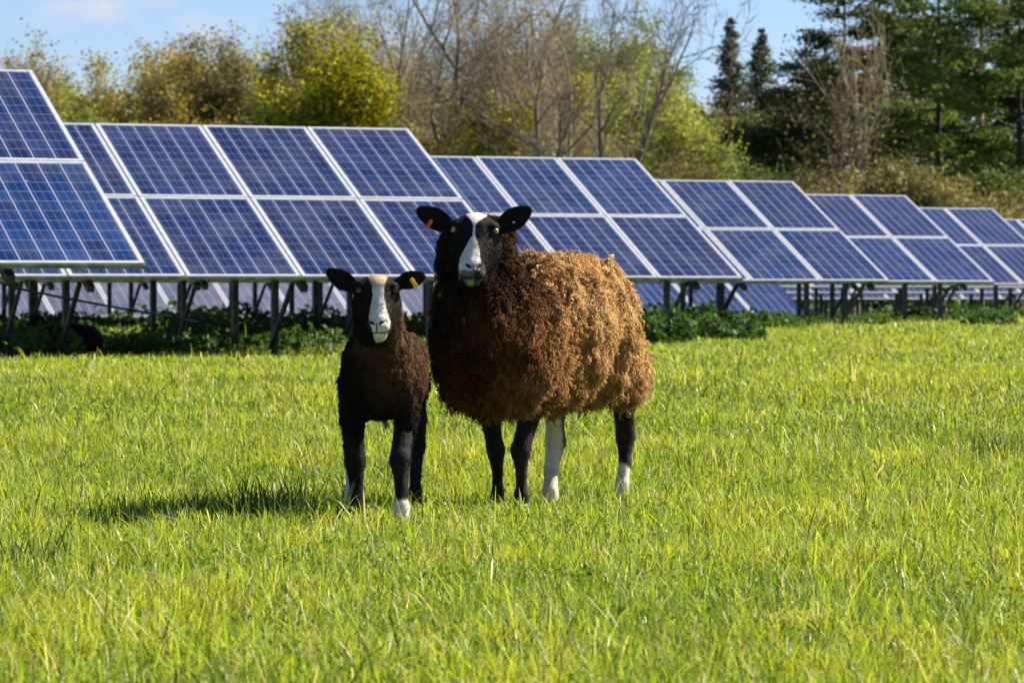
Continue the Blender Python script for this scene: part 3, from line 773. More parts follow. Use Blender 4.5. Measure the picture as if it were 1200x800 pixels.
# low bushes in front of the wood
G2 = 'bushes in front of the wood'
for i, (px, ty, d, pal, w, lab) in enumerate([
    (800, 178, 112, 'olive', 3.0, 'olive bush over the left corner of the fourth table'),
    (880, 196, 116, 'mid', 3.2, 'dark bush above the right end of the fourth table'),
    (945, 205, 110, 'brown', 2.6, 'brown twiggy bush above the gap after the fourth table'),
    (1010, 186, 108, 'olive', 3.2, 'rounded olive willow bush above the fifth table'),
    (1068, 192, 106, 'olive', 2.8, 'olive willow bush at the right end of the fifth table'),
    (1125, 218, 108, 'olive', 2.8, 'yellowish bush above the sixth table'),
    (1185, 205, 110, 'mid', 3.0, 'green bush at the right edge above the last tables'),
    (735, 168, 118, 'ochre', 3.4, 'ochre bush behind the right end of the third table'),
    (600, 150, 122, 'ochre', 3.6, 'ochre bush peeping over the third table'),
    (470, 120, 124, 'olive', 3.6, 'olive bush over the right end of the second table'),
    (300, 110, 122, 'olive', 4.2, 'olive bush over the middle of the second table'),
    (200, 112, 124, 'ochre', 4.0, 'ochre bush over the left of the second table'),
    (110, 118, 126, 'spring', 4.0, 'light green bush in the gap right of the nearest table')]):
    T('bush', px, ty, d, 'shrub', pal, lab, cat='bush', seed=60 + i, nleaf=4500, width=w, multi=3, trunk=.05, bark='brown', levels=3, sig=.24, grp=G2, size=(.05, .10), tw=2500)
# far wood that reads as one mass behind
def far_wood():
    PP = []; CC = []; S = []
    n = 90000
    px = rng.uniform(-150, 1350, n); d = rng.uniform(165, 185, n)
    X = (px - 600) / FPX * d
    top = np.interp(px, [-150, 40, 120, 250, 400, 800, 830, 930, 1000, 1350], [110, 120, 110, 95, 80, 90, 130, 120, 60, 40])
    H = (345 - top) / FPX * d * (0.86 + 0.14 * vnoise(np.stack([X, d * 0, d * 0], 1), .45, 77)) + CAMZ
    Z = H * rng.uniform(0, 1, n) ** .8
    P = np.stack([X, d, Z], 1)
    keep = (vnoise(P, .5, 78) + .25 * vnoise(P, 1.5, 79)) > -.25 + .28 * sstep(780, 900, px)
    k = (vnoise(P, .3, 80) * .5 + .5)[:, None]
    ocr = np.array([0.10, 0.095, 0.03]); grn = np.array([0.06, 0.08, 0.02]); drk = np.array([0.02, 0.035, 0.01])
    col = ocr * k + grn * (1 - k)
    r = sstep(820, 950, px)[:, None]; col = col * (1 - r) + drk * (0.6 + k) * r
    return leaf_quads(P[keep], rng.uniform(.2, .38, n)[keep], col[keep])
v, q, c = far_wood()
tag(link_mesh('far_wood', np_mesh('far_wood', v, q, None, c, smooth=False), M_leaf), 'dense far woodland closing the view behind the single trees', 'woodland', kind='stuff')

# ------------------------------------------------------------------ signed distance modelling for the animals
def s_ell(P, c, r, Rm=None):
    q = P - np.asarray(c, np.float32)
    if Rm is not None: q = q @ np.asarray(Rm, np.float32).T
    r = np.asarray(r, np.float32); k0 = np.linalg.norm(q / r, axis=-1); k1 = np.linalg.norm(q / (r * r), axis=-1)
    return k0 * (k0 - 1) / np.maximum(k1, 1e-6)
def s_cone(P, a, b, ra, rb):
    a = np.asarray(a, np.float32); b = np.asarray(b, np.float32); ab = b - a
    t = np.clip(((P - a) @ ab) / float(ab @ ab), 0, 1)
    return np.linalg.norm(P - a - t[..., None] * ab, axis=-1) - (ra + (rb - ra) * t)
def smin(a, b, k):
    h = np.clip(0.5 + 0.5 * (b - a) / k, 0, 1); return b * (1 - h) + a * h - k * h * (1 - h)
def smax(a, b, k): return -smin(-a, -b, k)

def surface(fn, lo, hi, h):
    lo = np.asarray(lo, np.float32); n = np.ceil((np.asarray(hi) - lo) / h).astype(int) + 1
    ax = [lo[i] + h * np.arange(n[i], dtype=np.float32) for i in range(3)]
    F = np.empty(n, np.float32)
    for i0 in range(0, n[0], 16):
        G = np.stack(np.meshgrid(ax[0][i0:i0 + 16], ax[1], ax[2], indexing='ij'), -1).reshape(-1, 3)
        F[i0:i0 + 16] = fn(G).reshape(-1, n[1], n[2])
    S = F < 0
    c = [slice(0, -1), slice(1, None)]
    cnt = sum(S[c[i], c[j], c[k]].astype(np.int8) for i in (0, 1) for j in (0, 1) for k in (0, 1))
    act = (cnt > 0) & (cnt < 8)
    idx = -np.ones(act.shape, np.int64); I = np.argwhere(act); idx[act] = np.arange(len(I))
    acc = np.zeros((len(I), 3)); w = np.zeros(len(I))
    cr = [(i, j, k) for i in (0, 1) for j in (0, 1) for k in (0, 1)]
    for A in cr:
        for a in range(3):
            if A[a] == 0:
                B = list(A); B[a] = 1
                fa = F[I[:, 0] + A[0], I[:, 1] + A[1], I[:, 2] + A[2]]; fb = F[I[:, 0] + B[0], I[:, 1] + B[1], I[:, 2] + B[2]]
                m_ = (fa < 0) != (fb < 0); t = np.where(m_, fa / np.where(m_, fa - fb, 1), 0)
                pos = np.tile(np.array(A, float), (len(I), 1)); pos[:, a] = t
                acc += pos * m_[:, None]; w += m_
    V = (I + acc / w[:, None]) * h + lo
    Q = []
    for a in range(3):
        b, c_ = (a + 1) % 3, (a + 2) % 3
        s0 = [slice(None)] * 3; s1 = [slice(None)] * 3; s0[a] = slice(0, -1); s1[a] = slice(1, None)
        E = S[tuple(s0)] != S[tuple(s1)]
        J = np.argwhere(E); J = J[(J[:, b] > 0) & (J[:, c_] > 0) & (J[:, b] < F.shape[b] - 1) & (J[:, c_] < F.shape[c_] - 1)]
        ins = S[J[:, 0], J[:, 1], J[:, 2]]
        def g(db, dc):
            K = J.copy(); K[:, b] -= db; K[:, c_] -= dc; return idx[K[:, 0], K[:, 1], K[:, 2]]
        q = np.stack([g(1, 1), g(0, 1), g(0, 0), g(1, 0)], 1)
        q[~ins] = q[~ins][:, ::-1]
        Q.append(q)
    Q = np.concatenate(Q); Q = Q[(Q >= 0).all(1)]
    return V, Q

def grad(fn, P, e=0.002):
    P = P.astype(np.float32); out = np.zeros_like(P)
    for i in range(3):
        d = np.zeros(3, np.float32); d[i] = e; out[:, i] = fn(P + d) - fn(P - d)
    return out / np.maximum(np.linalg.norm(out, axis=1), 1e-7)[:, None]

def sample_surf(V, Q, n, r_):
    A = V[Q]; ar = np.linalg.norm(np.cross(A[:, 2] - A[:, 0], A[:, 3] - A[:, 1]), axis=1); cum = np.cumsum(ar)
    i = np.searchsorted(cum, r_.random(n) * cum[-1]); i = np.minimum(i, len(Q) - 1)
    u, v = r_.random((n, 1)), r_.random((n, 1)); A = A[i]
    return A[:, 0] * (1 - u) * (1 - v) + A[:, 1] * u * (1 - v) + A[:, 2] * u * v + A[:, 3] * (1 - u) * v

def locks(P, D0, D1, Ln, r0, r1, curl, wl, col, ctip, K, r_, sides=3, pfreq=0):
    """curly tapering locks: start direction D0 bending into D1"""
    n = len(P); U = np.cross(D1, (np.array([[.3, .2, .93]]) + r_.normal(0, .15, (n, 3))) if pfreq else r_.normal(size=(n, 3))); U /= np.maximum(np.linalg.norm(U, axis=1), 1e-5)[:, None]
    W = np.cross(D1, U); W /= np.maximum(np.linalg.norm(W, axis=1), 1e-5)[:, None]
    ph = (vnoise(P, pfreq, 77) * 2.2 + r_.normal(0, .10, n)) * 6.283 if pfreq else r_.uniform(0, 6.28, n); c = P.copy(); pts = []
    for k in range(K):
        t = k / (K - 1)
        d = D0 * (1 - t) + D1 * t; d /= np.maximum(np.linalg.norm(d, axis=1), 1e-5)[:, None]
        if k: c = c + d * (Ln / (K - 1))[:, None]
        a = ph + t * Ln / wl * 6.283
        amp = (curl * min(1, t * 2.5))[:, None]
        pts.append(c + amp * (U * np.cos(a)[:, None] + W * np.sin(a)[:, None]))
    V = np.zeros((n, K, sides, 3), np.float32)
    for k in range(K):
        t = k / (K - 1); r = (r0 * (1 - t) + r1 * t)
        for s in range(sides):
            an = 6.283 * s / sides
            V[:, k, s] = pts[k] + (U * math.cos(an) + W * math.sin(an)) * r[:, None]
    base = (np.arange(n) * K * sides)[:, None]; Q = []
    for k in range(K - 1):
        for s in range(sides):
            s2 = (s + 1) % sides
            Q.append(np.concatenate([base + k * sides + s, base + k * sides + s2, base + (k + 1) * sides + s2, base + (k + 1) * sides + s], 1))
    T3 = np.concatenate([base + (K - 1) * sides + s for s in range(3)], 1)
    tt = np.linspace(0, 1, K)[None, :, None, None]
    CC = np.broadcast_to(col[:, None, None, :] * (1 - tt) + ctip[:, None, None, :] * tt, (n, K, sides, 3)).reshape(-1, 3)
    return V.reshape(-1, 3), np.concatenate(Q), T3, CC

def short_hair(P, Nn, flow, ln, w, col, r_):
    n = len(P); D = Nn * .45 + flow + r_.normal(0, .18, (n, 3)); D /= np.linalg.norm(D, axis=1)[:, None]
    S = np.cross(D, r_.normal(size=(n, 3))); S /= np.maximum(np.linalg.norm(S, axis=1), 1e-5)[:, None]
    l = (ln * r_.uniform(.6, 1.3, n))[:, None]
    V = np.stack([P - S * w / 2, P + S * w / 2, P + D * l], 1).reshape(-1, 3)
    return V, np.arange(3 * n).reshape(n, 3), np.repeat(col, 3, 0)

# -- head, front-view frame: x to the image right, f towards the viewer, z up; unit metre for the ewe
def head_fn(P, ears, yawmuz=0.0):
    x, f, z = P[:, 0], P[:, 1], P[:, 2]
    Pm = P.copy(); Pm[:, 0] = np.abs(P[:, 0] - yawmuz * np.clip(P[:, 1], 0, 1))
    Pa = Pm
    d = s_ell(Pa, (0, -.035, .050), (.074, .085, .066))
    d = smin(d, s_cone(Pa, (0, -.002, .035), (0, .082, -.062), .066, .041), .03)
    d = smin(d, s_cone(Pa, (.036, -.035, -.005), (.006, .055, -.092), .050, .026), .035)
    d = smin(d, s_ell(Pa, (.060, .004, .070), (.024, .032, .019)), .02)           # brow
    d = smin(d, s_ell(Pa, (0, .098, -.078), (.043, .032, .031)), .018)            # muzzle
    d = smin(d, s_ell(Pa, (.019, .108, -.087), (.022, .022, .018)), .012)         # lip pads
    d = smin(d, s_ell(Pa, (0, .082, -.113), (.026, .027, .017)), .010)            # chin
    d = smax(d, -s_ell(Pa, (.072, .035, .055), (.013, .013, .009)), .008)          # eye socket
    d = smin(d, s_cone(Pa, (.060, .030, .073), (.080, .016, .064), .006, .006), .008)   # upper lid
    d = smax(d, -s_cone(Pa, (.009, .134, -.071), (.026, .122, -.060), .0055, .0065), .005)   # nostril
    d = smax(d, -s_cone(Pa, (0, .132, -.080), (0, .128, -.098), .002, .002), .003)         # philtrum
    mz = -.1015 + 0 * x
    d = smax(d, -s_cone(Pa, (0, .120, -.1025), (.018, .108, -.1055), .0022, .0024), .003)
    d = smax(d, -s_cone(Pa, (.018, .108, -.1055), (.033, .084, -.101), .0024, .0018), .003)      # mouth
    d = smin(d, s_cone(Pa, (0, -.04, .0), (0, -.12, -.08), .075, .085), .04)         # into the neck
    for (bx, bf, bz), (tx, tf, tz), wid in ears:
        b = np.array([bx, bf, bz]); t = np.array([tx, tf, tz]); c = (b + t) / 2; ax = t - b; ln = np.linalg.norm(ax); ax = ax / ln
        nrm = np.array([0.25 * np.sign(tx), 1.0, .15]); nrm -= ax * (nrm @ ax); nrm /= np.linalg.norm(nrm); sd = np.cross(nrm, ax)
        q = P - c.astype(np.float32); a_ = q @ ax / (ln / 2); s_ = q @ sd; n_ = q @ nrm
        prof = wid * np.sqrt(np.clip(1 - np.abs(a_) ** 2.2, 0, 1)) * (1 - .25 * np.clip(a_, -1, 1)) * np.where(a_ < 0, 1 + a_ * .35, 1)
        cup = n_ - 0.30 * s_ ** 2 / wid + 0.25 * np.clip(-a_, 0, 1) * 0
        d2 = np.maximum(np.abs(cup) - .0042, (np.abs(s_) - prof))
        d2 = np.maximum(d2, (np.abs(a_) - 1) * ln / 2)
        d = smin(d, d2, .010)
        d = smin(d, s_cone(P, b - ax * .015, b + ax * .028, .022, .015), .015)
    return d

def blaze(P, tab):
    z = P[:, 2]; x = P[:, 0]
    zs, l, r = np.array(tab).T; o = np.argsort(zs)
    lo = np.interp(z, zs[o], l[o]); hi = np.interp(z, zs[o], r[o])
    nz = vnoise(P, 130, 3) * .0016 + vnoise(P, 400, 4) * .0012 - .0003
    d = np.minimum(x - lo, hi - x) + nz
    return sstep(-.0015, .0015, d) * (P[:, 1] > -.06)

BLK = np.array([0.0105, 0.0085, 0.0072]); WHT = np.array([0.74, 0.69, 0.60])

def head_colour(P, tab, kind):
    n = vnoise(P, 60, 8)[:, None]
    col = np.tile(BLK, (len(P), 1)) * (1.2 + .5 * n)
    if kind == 'ewe':     # rusty sun-bleached cheek
        rr = sstep(.03, .0, np.linalg.norm(P - np.array([.072, .02, .02]), axis=1) - .012)[:, None] * (.5 + .5 * vnoise(P, 90, 9)[:, None])
        col = col * (1 - rr) + np.array([.13, .06, .03]) * rr
    else:
        rr = sstep(-.02, .07, P[:, 0])[:, None] * sstep(.08, .0, P[:, 2])[:, None]
        col = col * (1 - rr) + np.array([.045, .028, .020]) * rr
    w = blaze(P, tab)[:, None]
    wc = WHT * (.95 + .08 * n) * (1 - .22 * np.clip(vnoise(P, 34, 12) + .5 * vnoise(P, 95, 13), 0, 1)[:, None] * np.array([.6, .9, 1.2]))
    if kind == 'lamb':
        t = sstep(.045, .09, P[:, 2])[:, None]; wc = wc * (1 - t) + np.array([.50, .37, .24]) * t
    col = col * (1 - w) + wc * w
    # nostrils, lips and chin
    ax = np.abs(P[:, 0])
    nose = sstep(.012, .004, np.linalg.norm((P - np.array([0, .130, -.066])) * np.array([.28, .5, 1]), axis=1))[:, None] * (kind == 'ewe')
    nose2 = sstep(.0085, .005, np.sqrt(((ax - .018) * .62 - 0) ** 2 + (P[:, 2] + .0655 - (ax - .018) * .5) ** 2))[:, None] * (P[:, 1] > .09)[:, None]
    nose2 = np.maximum(nose2, (sstep(.003, .0015, ax) * (P[:, 2] < -.068) * (P[:, 2] > -.1) * (P[:, 1] > .1))[:, None])
    k = np.maximum(nose * .5, nose2); col = col * (1 - k) + np.array([.02, .018, .018]) * k
    if kind == 'ewe':
        g = sstep(-.072, -.084, P[:, 2] + .003 * n[:, 0])[:, None] * (P[:, 1] > .055)[:, None]
        gc = np.where(P[:, :1] < .002, np.array([.125, .135, .145]), np.array([.055, .048, .046])) * (1 + .5 * n)
        col = col * (1 - g) + gc * g
        m2 = sstep(.012, .006, np.linalg.norm((P - np.array([-.010, .104, -.122])) * np.array([.8, .3, 1]), axis=1))[:, None]
        col = col * (1 - m2) + np.array([.38, .40, .06]) * m2
    mouth = (np.abs(P[:, 2] - np.where(ax < .018, -.1025 - ax / .018 * .003, -.1055 + (ax - .018) / .018 * .005)) < .0019)[:, None] & (P[:, 1:2] > .078)
    col = np.where(mouth, np.array([.015, .012, .012]), col)
    return np.clip(col, .006, .85)

def eye_mesh(r, name='eye', dark=False):
    V = []; F = []; nu, nv = 24, 16
    for j in range(nv + 1):
        th = math.pi * j / nv
        for i in range(nu):
            a = 2 * math.pi * i / nu; V.append((r * math.sin(th) * math.cos(a), r * math.cos(th), r * math.sin(th) * math.sin(a)))
    for j in range(nv):
        for i in range(nu): F.append((j * nu + i, j * nu + (i + 1) % nu, (j + 1) * nu + (i + 1) % nu, (j + 1) * nu + i))
    V = np.array(V); Q = np.array(F)
    ang = np.hypot(V[:, 0], V[:, 2]) / r; front = V[:, 1] > 0
    col = np.tile(np.array([.05, .04, .03]), (len(V), 1))
    col[(ang < .66) & front] = (.07, .05, .02) if dark else (.50, .42, .12); col[(np.abs(V[:, 2]) < r * .17) & (np.abs(V[:, 0]) < r * .42) & front] = (.008, .008, .008)
    return np_mesh(name, V, Q, None, col)
M_eye = mat_attr('eye_ball', rough=0.08, spec=0.6)

def to_world(P, o, s, yaw, roll=0.0, pit=0.0):
    """front-view frame -> world (f axis looks at the camera, -y)"""
    cy_, sy_ = math.cos(yaw), math.sin(yaw); cr_, sr_ = math.cos(roll), math.sin(roll)
    P = np.asarray(P, float); x, f, z = P[:, 0], P[:, 1], P[:, 2]
    cpi, spi = math.cos(pit), math.sin(pit); f, z = f * cpi + z * spi, z * cpi - f * spi
    x, z = x * cr_ - z * sr_, x * sr_ + z * cr_
    X = x * cy_ + f * sy_; Fv = f * cy_ - x * sy_
    return np.stack([X, -Fv, z], 1) * s + o

M_tag_red = mat_noise('red_tag_plastic', (0.60, 0.07, 0.01), (0.75, 0.13, 0.02), 20, 0.4)
M_tag_yel = mat_noise('yellow_tag_plastic', (0.75, 0.38, 0.01), (0.85, 0.48, 0.02), 20, 0.4)
M_tag_wht = mat_noise('white_button_plastic', (0.7, 0.7, 0.7), (0.8, 0.8, 0.8), 20, 0.4)

def tag_mesh(kind):
    b = MB()
    if kind == 'button':
        b.tube((0, -.002, 0), (0, .002, 0), .0042, .0042, 10)
    else:
        b.tube((0, -.010, .0), (0, .010, .0), .0045, .0045, 10)
        b.add([(-.006, .008, .006), (.006, .008, .006), (.008, .010, -.018), (.0095, .011, -.036), (-.0095, .011, -.036), (-.008, .010, -.018),
               (-.006, .0105, .006), (.006, .0105, .006), (.008, .0125, -.018), (.0095, .0135, -.036), (-.0095, .0135, -.036), (-.008, .0125, -.018)],
              [(0, 1, 2, 3, 4, 5), (11, 10, 9, 8, 7, 6), (0, 6, 7, 1), (1, 7, 8, 2), (2, 8, 9, 3), (3, 9, 10, 4), (4, 10, 11, 5), (5, 11, 6, 0)])
        b.add([(-.006, -.0105, .004), (.006, -.0105, .004), (.006, -.0105, -.016), (-.006, -.0105, -.016), (-.006, -.008, .004), (.006, -.008, .004), (.006, -.008, -.016), (-.006, -.008, -.016)],
              [(0, 3, 2, 1), (4, 5, 6, 7), (0, 1, 5, 4), (1, 2, 6, 5), (2, 3, 7, 6), (3, 0, 4, 7)])
    return b.mesh('ear_tag')

def hoof_mesh(s):
    def fn(P):
        d = s_ell(P, (-.011, 0, 0.012), (.0115, .026, .020)); d = smin(d, s_ell(P, (.011, 0, 0.012), (.0115, .026, .020)), .002)
        return smax(smax(d, -P[:, 2] + 0.0, .003), P[:, 2] - .026 - P[:, 1] * .3 * 0, .004)
    V, Q = surface(fn, (-.03, -.035, -.008), (.03, .035, .035), .003)
    return np_mesh('hoof', V * s, Q)

def sheep(name, label, fleece_fn, body_fn, lo, hi, leg_lo, leg_hi, head, fleece, feet, leg_colour, base):
    r_ = np.random.default_rng(head['seed'])
    base = np.asarray(base, float)
    root = empty(name, base); tag(root, label, 'sheep')
    # ---- continuous body: trunk + legs + head
    Vb, Qb = surface(body_fn, lo, hi, .0075)
    Cb = leg_colour(Vb)
    hs, ho, hy, hr, hp_ = head['s'], head['o'], head['yaw'], head['roll'], head['pit']
    hf = lambda P: head_fn(P, head['ears'], head.get('muz', 0))
    Vh, Qh = surface(hf, (-.23, -.20, -.19), (.23, .15, .17), .0028)
    Nh = grad(hf, Vh.astype(np.float32))
    Ch = head_colour(Vh, head['blaze'], head['kind'])
    Vhw = to_world(Vh, ho, hs, hy, hr, hp_)
    V = np.concatenate([Vb, Vhw]) - base; Q = np.concatenate([Qb, Qh[:, ::-1] + len(Vb)]); CC = np.concatenate([Cb, Ch])
    body = link_mesh('body', np_mesh('body', V, Q, None, CC), M_skin, root)
    # ---- short hair on head and legs
    n = head['nhair']; Ph = sample_surf(Vh, Qh, n, r_); Nn = grad(hf, Ph.astype(np.float32))
    keep = ~((np.linalg.norm((np.abs(Ph) * np.array([1, 0, 0]) + Ph * np.array([0, 1, 1])) - np.array([.074, .032, .056]), axis=1) < .017) | ((Ph[:, 1] > .10) & (Ph[:, 2] < -.055)))
    Ph, Nn = Ph[keep], Nn[keep]
    chh = head_colour(Ph, head['blaze'], head['kind']) * r_.uniform(.6, 1.1, (len(Ph), 1))
    side = np.where(np.abs(Ph[:, :1]) > .09, np.sign(Ph[:, :1]) * .9, np.sign(Ph[:, :1]) * .15)
    flow = np.concatenate([side, -.25 + 0 * side, np.where(np.abs(Ph[:, :1]) > .09, .1, -.75)], 1)
    hv, ht, hc = short_hair(Ph, Nn, flow, head['hair_len'], .0016, chh, r_)
    hvw = to_world(hv, ho, hs, hy, hr, hp_)
    nl = 9000; Pl = sample_surf(Vb, Qb, nl * 4, r_); Pl = Pl[Pl[:, 2] < head['leg_top']][:nl]
    Nl = grad(body_fn, Pl.astype(np.float32)); cl = leg_colour(Pl) * r_.uniform(.8, 1.35, (len(Pl), 1))
    lv, lt, lc = short_hair(Pl, Nl, np.array([[0, 0, -.9]]), head['hair_len'] * 1.2, .0016, cl, r_)
    V = np.concatenate([hvw, lv]) - base
    link_mesh('short_coat', np_mesh('short_coat', V, None, np.concatenate([ht, lt + len(hv)]), np.concatenate([hc, lc]), smooth=False), M_hair, root)
    # ---- eyes
    em = eye_mesh(.0130 * hs, dark=head['kind'] == 'lamb')
    for sx in (-1, 1):
        p = to_world(np.array([[sx * .0672 + head.get('muz', 0) * .03, .0270, .0560]]), ho, hs, hy, hr, hp_)[0]
        e = link_mesh('eye', em, M_eye, root); e.location = p - base
        dirn = Vector((sx * .75 + math.sin(hy), -1.0 * .9, 0.05)).normalized()
        e.rotation_euler = dirn.to_track_quat('Y', 'Z').to_euler()
    for tk, mt, loc, rot in head['tags']:
        p = to_world(np.array([loc]), ho, hs, hy, hr, hp_)[0]
        t_ = link_mesh('ear_tag', tag_mesh(tk), mt, root); t_.location = p - base; t_.rotation_euler = rot; t_.scale = (.8, .8, .8)
    hm = hoof_mesh(head.get('hoof', 1.15))
    for (fx, fy, rz) in feet:
        h_ = link_mesh('hoof', hm, M_hoof, root); h_.location = Vector((fx, fy, float(ground(np.array([fx]), np.array([fy]))[0]) + .002)) - Vector(base); h_.rotation_euler = (0, 0, rz)
    # ---- fleece
    fs = fleece
    def ff(P):
        d = fleece_fn(P) + fs.get('shrink', 0)
        for sc, am, sd in fs['lumps']: d = d + vnoise(P * np.array([1, 1, .5]), sc, sd) * am
        return d
    Vf, Qf = surface(ff, lo, hi, fs['vox'])
    colf, _ = fs['colour'](Vf)
    n = fs['n']; P = sample_surf(Vf, Qf, n, r_)
    Nn = grad(fleece_fn, P.astype(np.float32), .01)
    colr, colt = fs['colour'](P)
    fl = np.stack([vnoise(P, fs['flow'], 41), vnoise(P, fs['flow'], 42), vnoise(P, fs['flow'], 43)], 1)
    gt_ = (1 + .35 * vnoise(P, 55, 78) + r_.normal(0, .10, n)).clip(.5, 1.6)[:, None]
    D0 = Nn * .9 + fl * .8 + r_.normal(0, .12, (n, 3)); D0 /= np.linalg.norm(D0, axis=1)[:, None]
    D1 = Nn * fs['lift'] + fl * fs['fl_amt'] + np.array([0, 0, -fs['droop']]) + r_.normal(0, .13, (n, 3)); D1 /= np.linalg.norm(D1, axis=1)[:, None]
    tuft_ = .5 + .5 * vnoise(P, fs['tuft'], 44)
    Ln = fs['len'] * (.55 + .8 * tuft_) * r_.uniform(.7, 1.3, n)
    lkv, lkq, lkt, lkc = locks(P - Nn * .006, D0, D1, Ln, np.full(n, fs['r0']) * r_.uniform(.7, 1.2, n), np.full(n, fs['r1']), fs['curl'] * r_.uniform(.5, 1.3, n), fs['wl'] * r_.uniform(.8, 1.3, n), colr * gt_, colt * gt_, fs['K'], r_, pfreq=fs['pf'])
    sets = [(lkv, lkq, lkt, lkc)]
    if fs.get('coarse'):
        n = fs['coarse']; P = sample_surf(Vf, Qf, n * 3, r_)
        s_ = (P - e1) @ (-AX); P = P[(r_.random(len(P)) < .03 + .97 * sstep(.30, .02, s_)) & (np.linalg.norm(P - eo, axis=1) > .17)][:n]; n = len(P)
        Nn = grad(fleece_fn, P.astype(np.float32), .01); colr, colt = fs['colour'](P)
        fl = np.stack([vnoise(P, 11, 45), vnoise(P, 11, 46), vnoise(P, 11, 47)], 1)
        D0 = Nn * .8 + fl * .6 + r_.normal(0, .2, (n, 3)); D0 /= np.linalg.norm(D0, axis=1)[:, None]
        D1 = Nn * .12 + fl * .8 + np.array([0, 0, -.8]) + r_.normal(0, .2, (n, 3)); D1 /= np.linalg.norm(D1, axis=1)[:, None]
        Ln = .055 * r_.uniform(.6, 1.3, n)
        g_ = r_.uniform(.75, 1.5, (n, 1))
        for sub in range(3):      # each lock is a bundle of three strands
            sets.append(locks(P + r_.normal(0, .0025, (n, 3)), D0, D1 + r_.normal(0, .06, (n, 3)), Ln, np.full(n, .0034), np.full(n, .0010), .0055 * r_.uniform(.7, 1.3, n), .026 * r_.uniform(.85, 1.2, n), colr * g_, colt * g_ * .95, 9, r_, pfreq=20))
    off = len(Vf); VV = [Vf]; QQ = [Qf[:, ::-1]]; TT = []; C2 = [colf]
    for a, b_, c_, d_ in sets:
        VV.append(a); QQ.append(b_ + off); TT.append(c_ + off); C2.append(d_); off += len(a)
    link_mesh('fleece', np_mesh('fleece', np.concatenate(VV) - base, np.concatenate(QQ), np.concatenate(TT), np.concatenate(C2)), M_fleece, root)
    return root

# ---------------- the ewe
TH = R(52)
AX = np.array([-math.cos(TH), -math.sin(TH), 0.0])           # towards her head
LT = np.array([math.sin(TH), -math.cos(TH), 0.0])            # her left side (image right, near)
RE = np.stack([LT, AX, np.array([0, 0, 1.0])])
e1, e2, e3 = at(580, 391, 13.000), at(640, 389, 13.280), at(683, 387, 13.500)
en0, en1 = at(561, 372, 12.880), at(560, 293, 12.910)
def ewe_fleece(P):
    P = P.astype(np.float32)
    d = s_ell(P, e1, (.198, .19, .240), RE)
    d = smin(d, s_ell(P, e2, (.226, .25, .280), RE), .09)
    d = smin(d, s_ell(P, e3, (.208, .20, .280), RE), .07)
    d = smin(d, s_ell(P, at(562, 415, 13.02), (.140, .15, .178), RE), .05)
    d = smin(d, s_ell(P, at(618, 422, 13.10), (.13, .16, .172), RE), .06)
    d = smin(d, s_cone(P, en0, en1, .150, .112), .05)
    d = smin(d, s_ell(P, at(730, 434, 13.580), (.08, .085, .125), RE), .05)
    return d
def leg(P, pts, k=.012):
    d = None
    for (a, ra), (b, rb) in zip(pts[:-1], pts[1:]):
        c = s_cone(P, a, b, ra, rb); d = c if d is None else smin(d, c, k)
    return d
gz = lambda x, y: float(ground(np.array([x]), np.array([y]))[0])
def foot(px, d): x = (px - 600) / FPX * d; return np.array([x, d, gz(x, d) + .03])
f1, f2, f3, f4 = foot(583, 13.330), foot(611, 13.120), foot(646, 13.500), foot(729, 13.660)
EL = [
 [(at(570, 455, 13.260), .055), (at(576, 500, 13.280), .030), (at(581, 527, 13.300), .0310), (at(583, 556, 13.320), .0168), (at(583, 578, 13.330), .0215), (f1, .024)],
 [(at(628, 455, 13.120), .060), (at(618, 497, 13.120), .033), (at(610, 527, 13.100), .0335), (at(611, 556, 13.110), .0172), (at(611, 580, 13.110), .0225), (f2, .025)],
 [(at(655, 450, 13.500), .070), (at(650, 490, 13.540), .032), (at(651, 518, 13.580), .0360), (at(646, 548, 13.540), .0240), (at(645, 575, 13.500), .0260), (f3, .028)],
 [(at(738, 440, 13.620), .080), (at(731, 480, 13.640), .036), (at(733, 512, 13.710), .0335), (at(732, 540, 13.690), .0205), (at(729, 568, 13.660), .0235), (f4, .026)],
]
def ewe_body(P):
    P = P.astype(np.float32)
    d = s_ell(P, e1, (.14, .15, .20), RE); d = smin(d, s_ell(P, e2, (.16, .2, .21), RE), .06); d = smin(d, s_ell(P, e3, (.16, .15, .20), RE), .06)
    d = smin(d, s_cone(P, en0, en1, .09, .07), .05)
    for l in EL: d = smin(d, leg(P, l), .03)
    return d
def ewe_leg_col(P):
    n = vnoise(P, 40, 60)
    col = np.tile(np.array([.017, .012, .010]), (len(P), 1)) * (1.2 + .6 * n)[:, None]
    px_ = P[:, 0] / P[:, 1] * FPX + 600
    hind_w = (np.abs(px_ - 647) < 25) & (P[:, 1] > 13.38)
    k1 = sstep(.345, .325, P[:, 2] + n * .012) * hind_w * sstep(664, 658, px_ + (P[:, 2] - .2) * 30)
    hind_b = (px_ > 690)
    k2 = sstep(.150, .135, P[:, 2] + n * .01 + (px_ - 729) * .0012) * hind_b
    k = np.clip(k1 + k2, 0, 1)[:, None]
    st_ = np.clip(.2 + vnoise(P * np.array([1, 1, .4]), 45, 62) * .8 + vnoise(P, 120, 63) * .4, 0, 1)[:, None]
    w = np.array([.66, .57, .45]) * (1 - st_) + np.array([.40, .29, .18]) * st_
    return col * (1 - k) + w * k
